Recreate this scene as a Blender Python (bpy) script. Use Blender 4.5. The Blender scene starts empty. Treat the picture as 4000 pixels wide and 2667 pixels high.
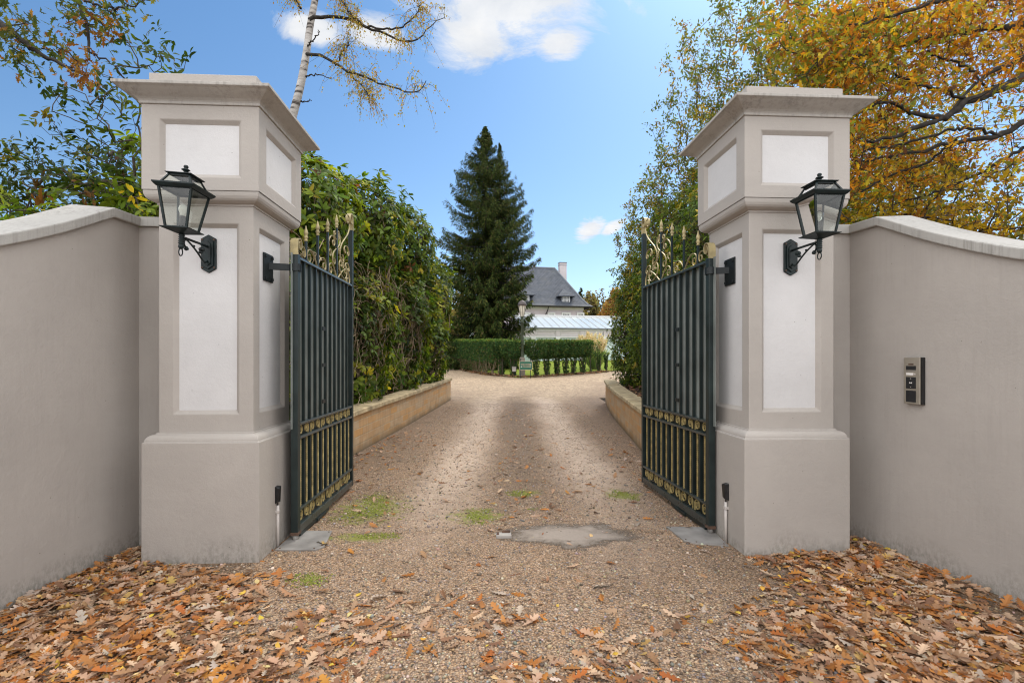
import bpy, bmesh, math, random
import numpy as np
from mathutils import Vector, Matrix
R = np.random.RandomState(11)
random.seed(5)
C = bpy.context.scene.collection
PI = math.pi
CAMH = 1.5
F = 1129.5           # focal length in the unit used for measuring (frame 2352 wide)

def at(px, py, Y):   # a measured direction carried out to depth Y -> world point
    return np.array([(px - 1176) / F * Y, Y, CAMH - (py - 826) / F * Y])

# ------------------------------------------------------------------ noise / terrain
_perm = R.rand(256, 256)
def vnoise(x, y):
    x = np.asarray(x, float); y = np.asarray(y, float)
    xi = np.floor(x).astype(int); yi = np.floor(y).astype(int)
    fx = x - xi; fy = y - yi
    fx = fx * fx * (3 - 2 * fx); fy = fy * fy * (3 - 2 * fy)
    g = lambda a, b: _perm[a % 256, b % 256]
    return (g(xi, yi) * (1 - fx) + g(xi + 1, yi) * fx) * (1 - fy) + (g(xi, yi + 1) * (1 - fx) + g(xi + 1, yi + 1) * fx) * fy
def fbm(x, y, o=4):
    s = 0; a = .5
    for i in range(o):
        s = s + a * vnoise(x * 2 ** i + 17 * i, y * 2 ** i + 31 * i); a *= .5
    return s / (1 - .5 ** o)
_ty = [-50, 5, 7, 10, 25, 30, 42, 50, 60, 80, 2000]
_tz = [0, 0, .045, .13, .57, .72, 1.33, 1.90, 2.3, 2.6, 3.5]
def terr(y):
    return np.interp(y, _ty, _tz)

# ------------------------------------------------------------------ mesh builder
class MB:
    def __init__(s): s.v = []; s.f = []; s.n = 0
    def add(s, v, faces):
        v = np.asarray(v, float).reshape(-1, 3)
        for f in faces if isinstance(faces, list) and len(faces) and not isinstance(faces, np.ndarray) else [faces]:
            f = np.asarray(f, int)
            if f.ndim == 1: f = f[None]
            s.f.append(f + s.n)
        s.v.append(v); s.n += len(v)
        return s
    def box(s, c, d, M=None):
        x, y, z = [q / 2 for q in d]
        v = np.array([[a, b, e] for a in (-x, x) for b in (-y, y) for e in (-z, z)])
        if M is not None: v = v @ np.array(M)[:3, :3].T
        f = np.array([[0, 1, 3, 2], [4, 6, 7, 5], [0, 4, 5, 1], [2, 3, 7, 6], [0, 2, 6, 4], [1, 5, 7, 3]])
        return s.add(v + np.array(c), f)
    def tube(s, P, r, n=6, cap=True):
        P = np.asarray(P, float); m = len(P)
        r = np.broadcast_to(np.asarray(r, float), (m,))
        T = np.gradient(P, axis=0); T /= np.linalg.norm(T, axis=1)[:, None] + 1e-12
        mt = T.mean(0); ref = np.eye(3)[np.argmin(np.abs(mt))]
        A = np.cross(T, ref); A /= np.linalg.norm(A, axis=1)[:, None] + 1e-12
        B = np.cross(T, A)
        t = np.arange(n) * 2 * PI / n
        v = P[:, None] + r[:, None, None] * (np.cos(t)[None, :, None] * A[:, None] + np.sin(t)[None, :, None] * B[:, None])
        i = np.arange(m - 1)[:, None] * n; j = np.arange(n)[None]; k = (j + 1) % n
        f = np.stack([i + j, i + k, i + n + k, i + n + j], -1).reshape(-1, 4)
        fs = [f]
        if cap: fs += [np.arange(n)[::-1][None], (np.arange(n) + (m - 1) * n)[None]]
        return s.add(v.reshape(-1, 3), fs)
    def lathe(s, prof, c=(0, 0, 0), n=16):
        prof = np.asarray(prof, float); m = len(prof)
        t = np.arange(n) * 2 * PI / n
        v = np.stack([prof[:, 0][:, None] * np.cos(t), prof[:, 0][:, None] * np.sin(t), np.repeat(prof[:, 1][:, None], n, 1)], -1)
        i = np.arange(m - 1)[:, None] * n; j = np.arange(n)[None]; k = (j + 1) % n
        f = np.stack([i + j, i + k, i + n + k, i + n + j], -1).reshape(-1, 4)
        return s.add(v.reshape(-1, 3) + np.array(c), [f, np.arange(n)[::-1][None], (np.arange(n) + (m - 1) * n)[None]])
    def sqlathe(s, prof, c=(0, 0), cap=True):   # square rings: (half, z)
        m = len(prof); v = []
        for h, z in prof: v += [[c[0] - h, c[1] - h, z], [c[0] + h, c[1] - h, z], [c[0] + h, c[1] + h, z], [c[0] - h, c[1] + h, z]]
        f = [[4 * i + j, 4 * i + (j + 1) % 4, 4 * i + 4 + (j + 1) % 4, 4 * i + 4 + j] for i in range(m - 1) for j in range(4)]
        fs = [np.array(f)]
        if cap: fs += [np.array([[3, 2, 1, 0]]), np.array([[4 * m - 4, 4 * m - 3, 4 * m - 2, 4 * m - 1]])]
        return s.add(v, fs)
    def prism(s, poly, z0, z1):
        n = len(poly); v = [[a, b, z0] for a, b in poly] + [[a, b, z1] for a, b in poly]
        f = np.array([[i, (i + 1) % n, n + (i + 1) % n, n + i] for i in range(n)])
        return s.add(v, [f, np.arange(n)[::-1][None], (np.arange(n) + n)[None]])
    def ribbon(s, P, side, w, t):      # flat bar along polyline P; side = width direction
        P = np.asarray(P, float); side = np.asarray(side, float)
        T = np.gradient(P, axis=0); T /= np.linalg.norm(T, axis=1)[:, None] + 1e-12
        N = np.cross(T, side); m = len(P)
        v = np.stack([P - side * w / 2 - N * t / 2, P + side * w / 2 - N * t / 2, P + side * w / 2 + N * t / 2, P - side * w / 2 + N * t / 2], 1)
        i = np.arange(m - 1)[:, None] * 4; j = np.arange(4)[None]; k = (j + 1) % 4
        f = np.stack([i + j, i + k, i + 4 + k, i + 4 + j], -1).reshape(-1, 4)
        return s.add(v.reshape(-1, 3), [f, np.array([[3, 2, 1, 0]]), np.array([[0, 1, 2, 3]]) + 4 * (m - 1)])
    def xform(s, M):
        M = np.array(M); s.v = [v @ M[:3, :3].T + M[:3, 3] for v in s.v]; return s
    def mesh(s, name, m, smooth=False, uv=None, cols=None):
        return raw(name, np.concatenate(s.v), s.f, m, smooth, uv, cols)
    def obj(s, name, m, parent=None, smooth=False, uv=None, cols=None, bevel=0):
        o = link(name, s.mesh(name, m, smooth, uv, cols), parent)
        if bevel:
            b = o.modifiers.new('bevel', 'BEVEL'); b.width = bevel; b.segments = 2; b.limit_method = 'ANGLE'; b.angle_limit = .6
        return o

def raw(name, v, flist, m, smooth=False, uv=None, cols=None):
    me = bpy.data.meshes.new(name)
    idx = np.concatenate([f.ravel() for f in flist]).astype(np.int32)
    tot = np.concatenate([np.full(len(f), f.shape[1]) for f in flist]).astype(np.int32)
    st = np.concatenate([[0], np.cumsum(tot)[:-1]]).astype(np.int32)
    me.vertices.add(len(v)); me.vertices.foreach_set('co', np.asarray(v, np.float32).ravel())
    me.loops.add(len(idx)); me.loops.foreach_set('vertex_index', idx)
    me.polygons.add(len(tot)); me.polygons.foreach_set('loop_start', st)
    if uv is not None:
        l = me.uv_layers.new(name='UVMap'); l.data.foreach_set('uv', np.asarray(uv, np.float32)[idx].ravel())
    if cols is not None:
        a = me.attributes.new('Col', 'FLOAT_COLOR', 'POINT')
        c4 = np.ones((len(v), 4), np.float32); c4[:, :3] = cols; a.data.foreach_set('color', c4.ravel())
    me.update(calc_edges=True); me.validate()
    me.polygons.foreach_set('use_smooth', np.full(len(me.polygons), smooth))
    if m: me.materials.append(m)
    return me
def link(name, me, parent=None):
    o = bpy.data.objects.new(name, me); C.objects.link(o)
    if parent: o.parent = parent
    return o
def tag(o, label=None, cat=None, group=None, kind=None):
    if label: o['label'] = label
    if cat: o['category'] = cat
    if group: o['group'] = group
    if kind: o['kind'] = kind
    return o
def thing(name, label, cat, loc=(0, 0, 0), rz=0, group=None):
    o = bpy.data.objects.new(name, None); C.objects.link(o); o.location = loc; o.rotation_euler = (0, 0, rz); o.empty_display_size = .1
    return tag(o, label, cat, group)

# ------------------------------------------------------------------ materials
class NT:
    def __init__(s, m): s.t = m.node_tree; s.t.nodes.clear(); s.out = s.n('ShaderNodeOutputMaterial')
    def n(s, typ, ins=None, **kw):
        x = s.t.nodes.new(typ)
        for k, v in kw.items(): setattr(x, k, v)
        for k, v in (ins or {}).items():
            sk = x.inputs[k]
            if hasattr(v, 'node') and hasattr(v, 'is_linked'): s.t.links.new(v, sk)
            else:
                if isinstance(v, (tuple, list)) and len(v) == 3 and sk.type == 'RGBA': v = (*v, 1)
                sk.default_value = v
        return x
    def ramp(s, fac, stops, interp='LINEAR'):
        r = s.n('ShaderNodeValToRGB', {'Fac': fac}); cr = r.color_ramp; cr.interpolation = interp
        while len(cr.elements) < len(stops): cr.elements.new(.5)
        for e, (p, c) in zip(cr.elements, stops):
            e.position = p; e.color = (*c, 1) if isinstance(c, (tuple, list)) else (c, c, c, 1)
        return r.outputs[0]
    def mix(s, fac, a, b, mode='MIX'):
        x = s.n('ShaderNodeMix', data_type='RGBA', blend_type=mode); 
        for i, v in ((0, fac), (6, a), (7, b)):
            if hasattr(v, 'is_linked'): s.t.links.new(v, x.inputs[i])
            else: x.inputs[i].default_value = (*v, 1) if isinstance(v, (tuple, list)) and len(v) == 3 else v
        return x.outputs[2]
    def math(s, op, a, b=None, c=None, clamp=False):
        x = s.n('ShaderNodeMath', operation=op, use_clamp=clamp)
        for i, v in enumerate((a, b, c)):
            if v is None: continue
            if hasattr(v, 'is_linked'): s.t.links.new(v, x.inputs[i])
            else: x.inputs[i].default_value = v
        return x.outputs[0]
    def pos(s): return s.n('ShaderNodeNewGeometry').outputs['Position']
    def noise(s, vec, scale, detail=4, rough=.55, dist=0):
        return s.n('ShaderNodeTexNoise', {'Vector': vec, 'Scale': scale, 'Detail': detail, 'Roughness': rough, 'Distortion': dist})
    def mapv(s, vec, scale=(1, 1, 1), rot=(0, 0, 0)):
        return s.n('ShaderNodeMapping', {'Vector': vec, 'Scale': scale, 'Rotation': rot}).outputs[0]
    def bump(s, h, strength=.3, dist=.01, normal=None):
        d = {'Height': h, 'Strength': strength, 'Distance': dist}
        if normal is not None: d['Normal'] = normal
        return s.n('ShaderNodeBump', d).outputs[0]
    def end(s, shader): s.t.links.new(shader, s.out.inputs[0])
    def pbr(s, col, rough=.6, normal=None, metal=0, spec=.5, **kw):
        d = {'Base Color': col, 'Roughness': rough, 'Metallic': metal, 'Specular IOR Level': spec}
        if normal is not None: d['Normal'] = normal
        d.update(kw)
        return s.n('ShaderNodeBsdfPrincipled', d).outputs[0]
def mat(name):
    m = bpy.data.materials.new(name); m.use_nodes = True
    return m, NT(m)
M = {}
def simple(name, col, rough=.5, metal=0, var=.25, scale=12, bump=.15, bscale=60, spec=.5):
    m, t = mat(name); p = t.pos()
    a = t.noise(p, scale).outputs[0]
    lo = tuple(c * (1 - var) for c in col); hi = tuple(min(1, c * (1 + var)) for c in col)
    c = t.ramp(a, [(.3, lo), (.7, hi)])
    n = t.bump(t.noise(p, bscale, 3).outputs[0], bump, .004)
    t.end(t.pbr(c, t.math('ADD', t.math('MULTIPLY', a, .25), rough - .12), n, metal, spec)); M[name] = m
    return m

def stucco(name, col, dirt=1.0, streak=0.0, spots=True):
    m, t = mat(name); p = t.pos()
    z = t.n('ShaderNodeSeparateXYZ', {'Vector': p}).outputs[2]
    big = t.noise(p, 1.3, 5, .6).outputs[0]; med = t.noise(p, 9, 4).outputs[0]
    c = t.mix(t.ramp(big, [(.35, 0.0), (.7, 1.0)]), tuple(q * .93 for q in col), tuple(q * 1.05 for q in col))
    c = t.mix(t.math('MULTIPLY', t.ramp(med, [(.45, 0.), (.75, 1.)]), .10), c, tuple(q * .8 for q in col))
    # horizontal float marks left by the plasterer
    hz = t.noise(t.mapv(p, (1.2, 1.2, 9)), 2.0, 3).outputs[0]
    c = t.mix(t.math('MULTIPLY', t.ramp(hz, [(.5, 0.), (.62, 1.)]), .06), c, tuple(q * 1.15 for q in col))
    if spots:
        sp = t.n('ShaderNodeTexVoronoi', {'Vector': p, 'Scale': 9.0}).outputs['Distance']
        c = t.mix(t.math('MULTIPLY', t.ramp(sp, [(.025, 1.), (.04, 0.)]), .55), c, (.10, .085, .07))
    if streak:
        st = t.noise(t.mapv(p, (38, 38, 2.2)), 1.0, 4, .65).outputs[0]; st2 = t.noise(p, 3.0, 3).outputs[0]
        f = t.math('MULTIPLY', t.ramp(st, [(.46, 0.), (.66, 1.)]), t.ramp(st2, [(.38, 0.), (.62, 1.)]))
        c = t.mix(t.math('MULTIPLY', f, streak), c, (.11, .10, .085))
    if dirt:
        g = t.noise(t.mapv(p, (34, 34, 20)), 1.0, 6, .75).outputs[0]; g2 = t.noise(p, 2.2, 3).outputs[0]
        hgt = t.math('ADD', t.math('MULTIPLY', g2, .55), -.10)
        f = t.math('SUBTRACT', 1.0, t.math('DIVIDE', z, t.math('MAXIMUM', hgt, .04)), clamp=True)
        f = t.math('MULTIPLY', f, t.ramp(g, [(.42, 0.), (.6, 1.)]))
        c = t.mix(t.math('MULTIPLY', f, .45 * dirt), c, (.07, .075, .05))
    h1 = t.noise(p, 160, 3, .6).outputs[0]; h2 = t.noise(p, 28, 4, .6).outputs[0]
    n = t.bump(h2, .22, .012, t.bump(h1, .35, .004))
    t.end(t.pbr(c, .88, n, 0, .3)); M[name] = m
stucco('greige', (.404, .365, .329), 1.0)
stucco('greige_wall', (.394, .356, .321), 1.15, .06)
stucco('greige_cap', (.40, .37, .335), 0, .5)
stucco('white_panel', (.595, .575, .565), 0, .0)
stucco('coping', (.385, .365, .335), 0, .45)
stucco('house_wall', (.47, .415, .445), 0, 0, False)
stucco('house_white', (.56, .55, .54), 0, 0, False)
simple('gate_paint', (.014, .022, .021), .40, 0, .35, 6, .12, 90, .38)
simple('gate_rail', (.030, .040, .039), .28, 0, .3, 6, .1, 90, .7)  # gate paint again, lightened and glossier so the rails look sky-lit
simple('gate_sheet', (.19, .205, .19), .5, 0, .25, 3, .15, 40, .3)
simple('black_iron', (.009, .012, .013), .45, 0, .4, 30, .5, 120, .35)
simple('gold', (.37, .30, .15), .48, .2, .3, 14, .3, 120)
simple('gold_aged', (.40, .31, .13), .5, .15, .45, 20, .4, 120)
simple('lantern_paint', (.004, .0105, .0105), .45, 0, .6, 22, .35, 90, .35)
simple('dome', (.06, .045, .04), .5, 0, .3, 8, .1, 60)
simple('rust', (.10, .055, .035), .8, 0, .5, 30, .6, 90)
simple('steel', (.27, .25, .23), .5, .15, .3, 5, .2, 60)
simple('intercom_metal', (.36, .32, .26), .42, .55, .12, 10, .05, 60)
simple('black_plastic', (.012, .012, .013), .32, 0, .3, 20, .05, 60)
simple('pvc', (.55, .50, .46), .5, 0, .08, 10, .05, 60)
simple('bark', (.085, .066, .05), .9, 0, .45, 14, .9, 45, .2)
simple('bark_dark', (.032, .027, .022), .9, 0, .5, 14, .9, 45, .2)
simple('twig', (.21, .16, .105), .85, 0, .45, 9, .6, 60, .2)
simple('shoot', (.27, .205, .13), .85, 0, .5, 9, .3, 60, .2)
simple('twig_dark', (.075, .06, .045), .85, 0, .45, 9, .6, 60, .2)
simple('stone_coping', (.40, .315, .19), .85, 0, .35, 5, .7, 30, .2)
simple('concrete', (.33, .30, .27), .9, 0, .3, 5, .4, 60, .2)
simple('soil', (.05, .036, .026), .95, 0, .6, 14, 1.0, 25, .1)
simple('lamp_post_paint', (.055, .068, .045), .8, 0, .5, 8, .5, 30, .2)
simple('post_wood', (.17, .15, .12), .85, 0, .35, 8, .6, 30, .2)
simple('box_grey', (.34, .31, .29), .6, 0, .1, 8, .1, 30)
simple('white_paint', (.56, .56, .55), .45, 0, .05, 4, .05, 60)
simple('gutter', (.012, .012, .014), .4, 0, .2, 4, .05, 60)
simple('sign_green', (.018, .10, .062), .4, 0, .08, 8, .05, 60)
simple('sign_cream', (.52, .37, .26), .5, 0, .08, 8, .05, 60)
simple('sign_white', (.78, .74, .70), .5, 0, .05, 8, .05, 60)
simple('bulb_white', (.80, .78, .70), .3, 0, .05, 8, .0, 60)
simple('bulb_socket', (.06, .055, .05), .6, 0, .2, 8, .1, 60)
simple('lantern_milk', (.55, .52, .43), .4, 0, .12, 8, .05, 60)
simple('lead', (.16, .17, .19), .7, 0, .2, 8, .1, 60)
simple('plume', (.66, .55, .40), .9, 0, .25, 6, .1, 60, .1)
simple('frieze', (.47, .425, .43), .7, 0, .06, 4, .05, 60)

def glass(name, alpha, tint=(.9, .95, .93), rough=.05, dirt=.3):
    m, t = mat(name); p = t.pos()
    tr = t.n('ShaderNodeBsdfTransparent', {'Color': tint}).outputs[0]
    gl = t.n('ShaderNodeBsdfGlossy', {'Roughness': rough, 'Color': (1, 1, 1)}).outputs[0]
    df = t.n('ShaderNodeBsdfDiffuse', {'Color': (.52, .53, .48)}).outputs[0]
    d = t.math('MULTIPLY', t.ramp(t.noise(p, 55, 5, .7).outputs[0], [(.4, .25), (.68, 1.)]), dirt)
    a = t.n('ShaderNodeMixShader', {0: d, 1: tr, 2: df}).outputs[0]
    fr = t.math('MULTIPLY', t.n('ShaderNodeFresnel', {'IOR': 1.5}).outputs[0], alpha)
    t.end(t.n('ShaderNodeMixShader', {0: fr, 1: a, 2: gl}).outputs[0]); M[name] = m
glass('lantern_glass', 1.0, (.90, .93, .90), .04, .05)
def window_glass(name, col, rough=.08, spec=.9):
    m, t = mat(name); t.end(t.pbr(col, rough, None, 0, spec)); M[name] = m
window_glass('window_pane', (.02, .024, .028))
m, t = mat('conservatory_glass'); p = t.pos()
t.end(t.pbr(t.ramp(t.noise(p, .35, 3).outputs[0], [(.35, (.38, .41, .40)), (.65, (.48, .50, .49))]), .15, None, 0, .6)); M['conservatory_glass'] = m
window_glass('conservatory_side', (.40, .50, .46), .1)

# leaves: colour from the mesh, thin translucent blades
def leafmat(name, trans=.3, rough=.42, spec=.45, tcol=(1.0, 1.0, .35)):
    m, t = mat(name)
    c = t.n('ShaderNodeAttribute', attribute_name='Col').outputs['Color']
    b = t.pbr(c, rough, None, 0, spec)
    tc = t.mix(1.0, c, tcol, 'MULTIPLY')
    tc = t.n('ShaderNodeHueSaturation', {'Value': 1.9, 'Color': tc}).outputs[0]
    tr = t.n('ShaderNodeBsdfTranslucent', {'Color': tc}).outputs[0]
    t.end(t.n('ShaderNodeMixShader', {0: trans, 1: b, 2: tr}).outputs[0]); M[name] = m
leafmat('leaf_evergreen', .36, .48, .14)
leafmat('leaf_autumn', .45, .65, .15, (1, .95, .5))
leafmat('leaf_needle', .12, .8, .06)
leafmat('leaf_dry', .12, .75, .2, (1, .9, .7))
leafmat('grass_blade', .3, .6, .2)

# gravel
m, t = mat('gravel'); p = t.pos()
p2 = t.n('ShaderNodeVectorMath', {0: p, 1: t.n('ShaderNodeVectorMath', {0: t.noise(p, 40, 2).outputs['Color'], 3: .012}, operation='SCALE').outputs[0]}, operation='ADD').outputs[0]
att = t.n('ShaderNodeSeparateColor', {'Color': t.n('ShaderNodeAttribute', attribute_name='Col').outputs['Color']}).outputs
v = t.n('ShaderNodeTexVoronoi', {'Vector': p2, 'Scale': 78.0, 'Randomness': 1.0})
v2 = t.n('ShaderNodeTexVoronoi', {'Vector': p2, 'Scale': 135.0, 'Randomness': 1.0})
r1 = t.n('ShaderNodeSeparateColor', {'Color': v.outputs['Color']}).outputs[0]
r2 = t.n('ShaderNodeSeparateColor', {'Color': v2.outputs['Color']}).outputs[1]
pal = [(0, (.075, .050, .033)), (.14, (.19, .122, .075)), (.3, (.33, .22, .132)), (.45, (.44, .295, .175)), (.56, (.26, .22, .19)), (.66, (.52, .37, .225)), (.78, (.38, .31, .25)), (.88, (.19, .17, .16)), (.95, (.66, .54, .40)), (1, (.52, .41, .28))]
big = t.ramp(r1, pal); sml = t.ramp(r2, pal)
sel = t.ramp(t.noise(p, 14, 3).outputs[0], [(.42, 0.), (.58, 1.)])
col = t.mix(t.math('MULTIPLY', sel, .75), big, sml)
edge = t.ramp(v.outputs['Distance'], [(.3, 1.12), (.8, .45)])
col = t.mix(1.0, t.mix(1.0, col, edge, 'MULTIPLY'), (.97, .875, .80), 'MULTIPLY')
col = t.mix(t.math('MULTIPLY', att[1], t.ramp(t.noise(p, 8, 8, .75).outputs[0], [(.28, .6), (.48, 1.)])), col, t.mix(.5, sml, (.66, .50, .385)))       # compacted tyre tracks: finer, pinkish
far = t.mix(.5, sml, (.46, .345, .225))
col = t.mix(att[0], col, t.mix(t.math('MULTIPLY', t.ramp(t.noise(t.mapv(p, (1, .5, 1)), 11, 8, .8).outputs[0], [(.4, 0.), (.6, 1.)]), .8), t.mix(.35, far, (.56, .41, .25)), t.mix(.5, sml, (.24, .155, .09))))                                       # clean pale stone further in
gr_ = t.n('ShaderNodeSeparateColor', {'Color': t.n('ShaderNodeTexVoronoi', {'Vector': t.mapv(p, (1, .45, 1)), 'Scale': 17.0}).outputs['Color']}).outputs
gk = t.math('ADD', .70, t.math('MULTIPLY', t.math('ADD', gr_[0], t.math('MULTIPLY', t.math('SUBTRACT', t.noise(t.mapv(p, (1, .4, 1)), 4, 6, .7).outputs[0], .5), 1.6)), .60))
col = t.mix(t.math('ADD', .25, t.math('MULTIPLY', att[0], .55)), col, t.mix(1.0, col, t.n('ShaderNodeCombineColor', {0: gk, 1: gk, 2: gk}).outputs[0], 'MULTIPLY'))
mossn = t.ramp(t.noise(p, 3.2, 5, .7).outputs[0], [(.52, 0.), (.72, 1.)])
col = t.mix(t.math('MULTIPLY', t.math('MULTIPLY', mossn, .5), t.math('SUBTRACT', 1.0, att[0], clamp=True)), col, t.mix(.5, col, (.075, .062, .03)))
col = t.mix(t.math('MULTIPLY', t.math('MULTIPLY', att[2], .70), t.ramp(t.noise(p, 16, 7, .75).outputs[0], [(.34, .45), (.58, 1.)])), col, (.085, .055, .033))
sxyz = t.n('ShaderNodeSeparateXYZ', {'Vector': p}).outputs; mk = None
for cx_, cy_, rx2, ry2 in ((-1.42, 4.95, .36, .5), (-1.28, 4.16, .30, .12), (-.34, 4.72, .28, .24), (.14, 5.5, .18, .14), (1.22, 5.43, .20, .2), (-1.37, 3.36, .08, .07)):
    a_ = t.math('DIVIDE', t.math('SUBTRACT', sxyz[0], cx_), rx2 * 1.3); b_ = t.math('DIVIDE', t.math('SUBTRACT', sxyz[1], cy_), ry2 * 1.3)
    q_ = t.math('SUBTRACT', 1.0, t.math('SQRT', t.math('ADD', t.math('MULTIPLY', a_, a_), t.math('MULTIPLY', b_, b_))))
    mk = q_ if mk is None else t.math('MAXIMUM', mk, q_)
mk = t.math('ADD', mk, t.math('MULTIPLY', t.math('SUBTRACT', t.noise(p, 11, 7, .75).outputs[0], .52), 3.2))
col = t.mix(t.math('MULTIPLY', t.ramp(mk, [(.15, 0.), (.7, 1.)]), .75), col, t.mix(t.noise(p, 60, 3).outputs[0], (.12, .145, .015), (.28, .32, .03)))
hgt = t.math('SUBTRACT', 1.0, v.outputs['Distance'])
n = t.bump(t.noise(p, 9, 4).outputs[0], .35, .03, t.bump(hgt, .75, .012))
t.end(t.pbr(col, .78, n, 0, .35)); M['gravel'] = m

m, t = mat('pebble')
c = t.n('ShaderNodeAttribute', attribute_name='Col').outputs['Color']
t.end(t.pbr(c, .7, t.bump(t.noise(t.pos(), 300, 3).outputs[0], .2, .002), 0, .4)); M['pebble'] = m

m, t = mat('lawn'); p = t.pos()
c = t.ramp(t.noise(p, .55, 5, .6).outputs[0], [(.3, (.19, .25, .028)), (.55, (.27, .32, .040)), (.75, (.36, .34, .08))])
c = t.mix(t.math('MULTIPLY', t.noise(p, 30, 4).outputs[0], .5), c, (.07, .12, .018))
t.end(t.pbr(c, .9, t.bump(t.noise(p, 60, 4).outputs[0], .8, .03), 0, .1)); M['lawn'] = m

m, t = mat('brick_wall'); uv = t.n('ShaderNodeTexCoord').outputs['UV']
b = t.n('ShaderNodeTexBrick', {'Vector': uv, 'Color1': (.54, .30, .12), 'Color2': (.47, .345, .22), 'Mortar': (.47, .37, .24), 'Scale': 1.0, 'Mortar Size': .008, 'Mortar Smooth': .2, 'Bias': 0.0, 'Brick Width': .38, 'Row Height': .125}, offset=.5)
p = t.pos()
c = t.mix(t.math('MULTIPLY', t.ramp(t.noise(p, 5, 5).outputs[0], [(.4, 0.), (.7, 1.)]), .5), b.outputs['Color'], (.36, .20, .085))
z = t.n('ShaderNodeSeparateXYZ', {'Vector': uv}).outputs[1]
dn = t.math('SUBTRACT', 1.0, t.math('DIVIDE', z, t.math('ADD', t.math('MULTIPLY', t.noise(p, 3, 4).outputs[0], .4), -.05)), clamp=True)
c = t.mix(t.math('MULTIPLY', dn, .75), c, (.09, .075, .05))
c = t.mix(t.math('MULTIPLY', t.ramp(t.noise(t.mapv(p, (25, 25, 2)), 1, 4).outputs[0], [(.5, 0.), (.7, 1.)]), .3), c, (.22, .16, .1))
hb = t.mix(.35, t.ramp(b.outputs['Fac'], [(0, 1.), (1, 0.)]), t.noise(p, 45, 4).outputs[0])
t.end(t.pbr(c, .88, t.bump(hb, .6, .01), 0, .2)); M['brick_wall'] = m

m, t = mat('slate'); uv = t.n('ShaderNodeTexCoord').outputs['UV']
b = t.n('ShaderNodeTexBrick', {'Vector': uv, 'Color1': (.042, .050, .066), 'Color2': (.064, .073, .092), 'Mortar': (.015, .016, .019), 'Scale': 1.0, 'Mortar Size': .022, 'Mortar Smooth': .3, 'Bias': -.1, 'Brick Width': .36, 'Row Height': .27}, offset=.5)
p = t.pos()
st = t.ramp(t.noise(t.mapv(p, (2.5, 2.5, .25)), 1.0, 5, .7).outputs[0], [(.42, 0.), (.7, 1.)])
c = t.mix(t.math('MULTIPLY', st, .40), b.outputs['Color'], (.12, .13, .15))
c = t.mix(t.math('MULTIPLY', t.ramp(t.noise(p, .8, 4).outputs[0], [(.5, 0.), (.7, 1.)]), .35), c, (.075, .078, .075))
t.end(t.pbr(c, .72, t.bump(b.outputs['Fac'], -.5, .03), 0, .35)); M['slate'] = m

m, t = mat('birch_bark'); p = t.pos()
a = t.noise(t.mapv(p, (1.6, 1.6, 9)), 1.0, 4, .6).outputs[0]
c = t.ramp(a, [(.36, (.06, .05, .045)), (.43, (.30, .27, .245)), (.6, (.46, .43, .40))])
t.end(t.pbr(c, .8, t.bump(a, .5, .02), 0, .2)); M['birch_bark'] = m

# ------------------------------------------------------------------ leaf makers
def T_lance():
    X = np.array([[0, 0], [-.10, .22], [.10, .22], [-.155, .5], [.155, .5], [-.11, .8], [.11, .8], [0, 1]])
    return X, [np.array([[0, 2, 1], [5, 6, 7]]), np.array([[1, 2, 4, 3], [3, 4, 6, 5]])]
def T_diamond(w=.25):
    X = np.array([[0, 0], [w, .45], [0, 1], [-w, .45]])
    return X, [np.array([[0, 1, 2, 3]])]
def T_oval():
    X = np.array([[0, 0], [-.24, .3], [.24, .3], [-.24, .65], [.24, .65], [0, 1]])
    return X, [np.array([[0, 2, 1], [3, 4, 5]]), np.array([[1, 2, 4, 3]])]
def T_strip(w=.12):
    X = np.array([[-w * .5, 0], [w * .5, 0], [w, .5], [-w, .5], [0, 1]])
    return X, [np.array([[0, 1, 2, 3]]), np.array([[3, 2, 4]])]
def T_lobed(rows):
    X = []
    for a, w in rows: X += [[-w, a], [0, a - w * .12], [w, a]]
    X = np.array(X); f = []
    for i in range(len(rows) - 1):
        f += [[3 * i, 3 * i + 1, 3 * i + 4, 3 * i + 3], [3 * i + 1, 3 * i + 2, 3 * i + 5, 3 * i + 4]]
    return X, [np.array(f)]
OAK = [(-.1, .008), (.0, .012), (.10, .07), (.15, .11), (.19, .10), (.22, .05), (.29, .10), (.35, .19), (.40, .20), (.44, .15), (.46, .08), (.53, .15), (.59, .26), (.65, .27), (.68, .20), (.69, .09), (.76, .15), (.82, .22), (.87, .20), (.88, .10), (.93, .13), (.98, .10), (1.0, .03)]
OAK_S = [(-.08, .01), (.12, .12), (.2, .05), (.42, .27), (.45, .08), (.72, .27), (.75, .10), (1.0, .02)]
def norm(a): return a / (np.linalg.norm(a, axis=-1, keepdims=True) + 1e-12)
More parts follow.
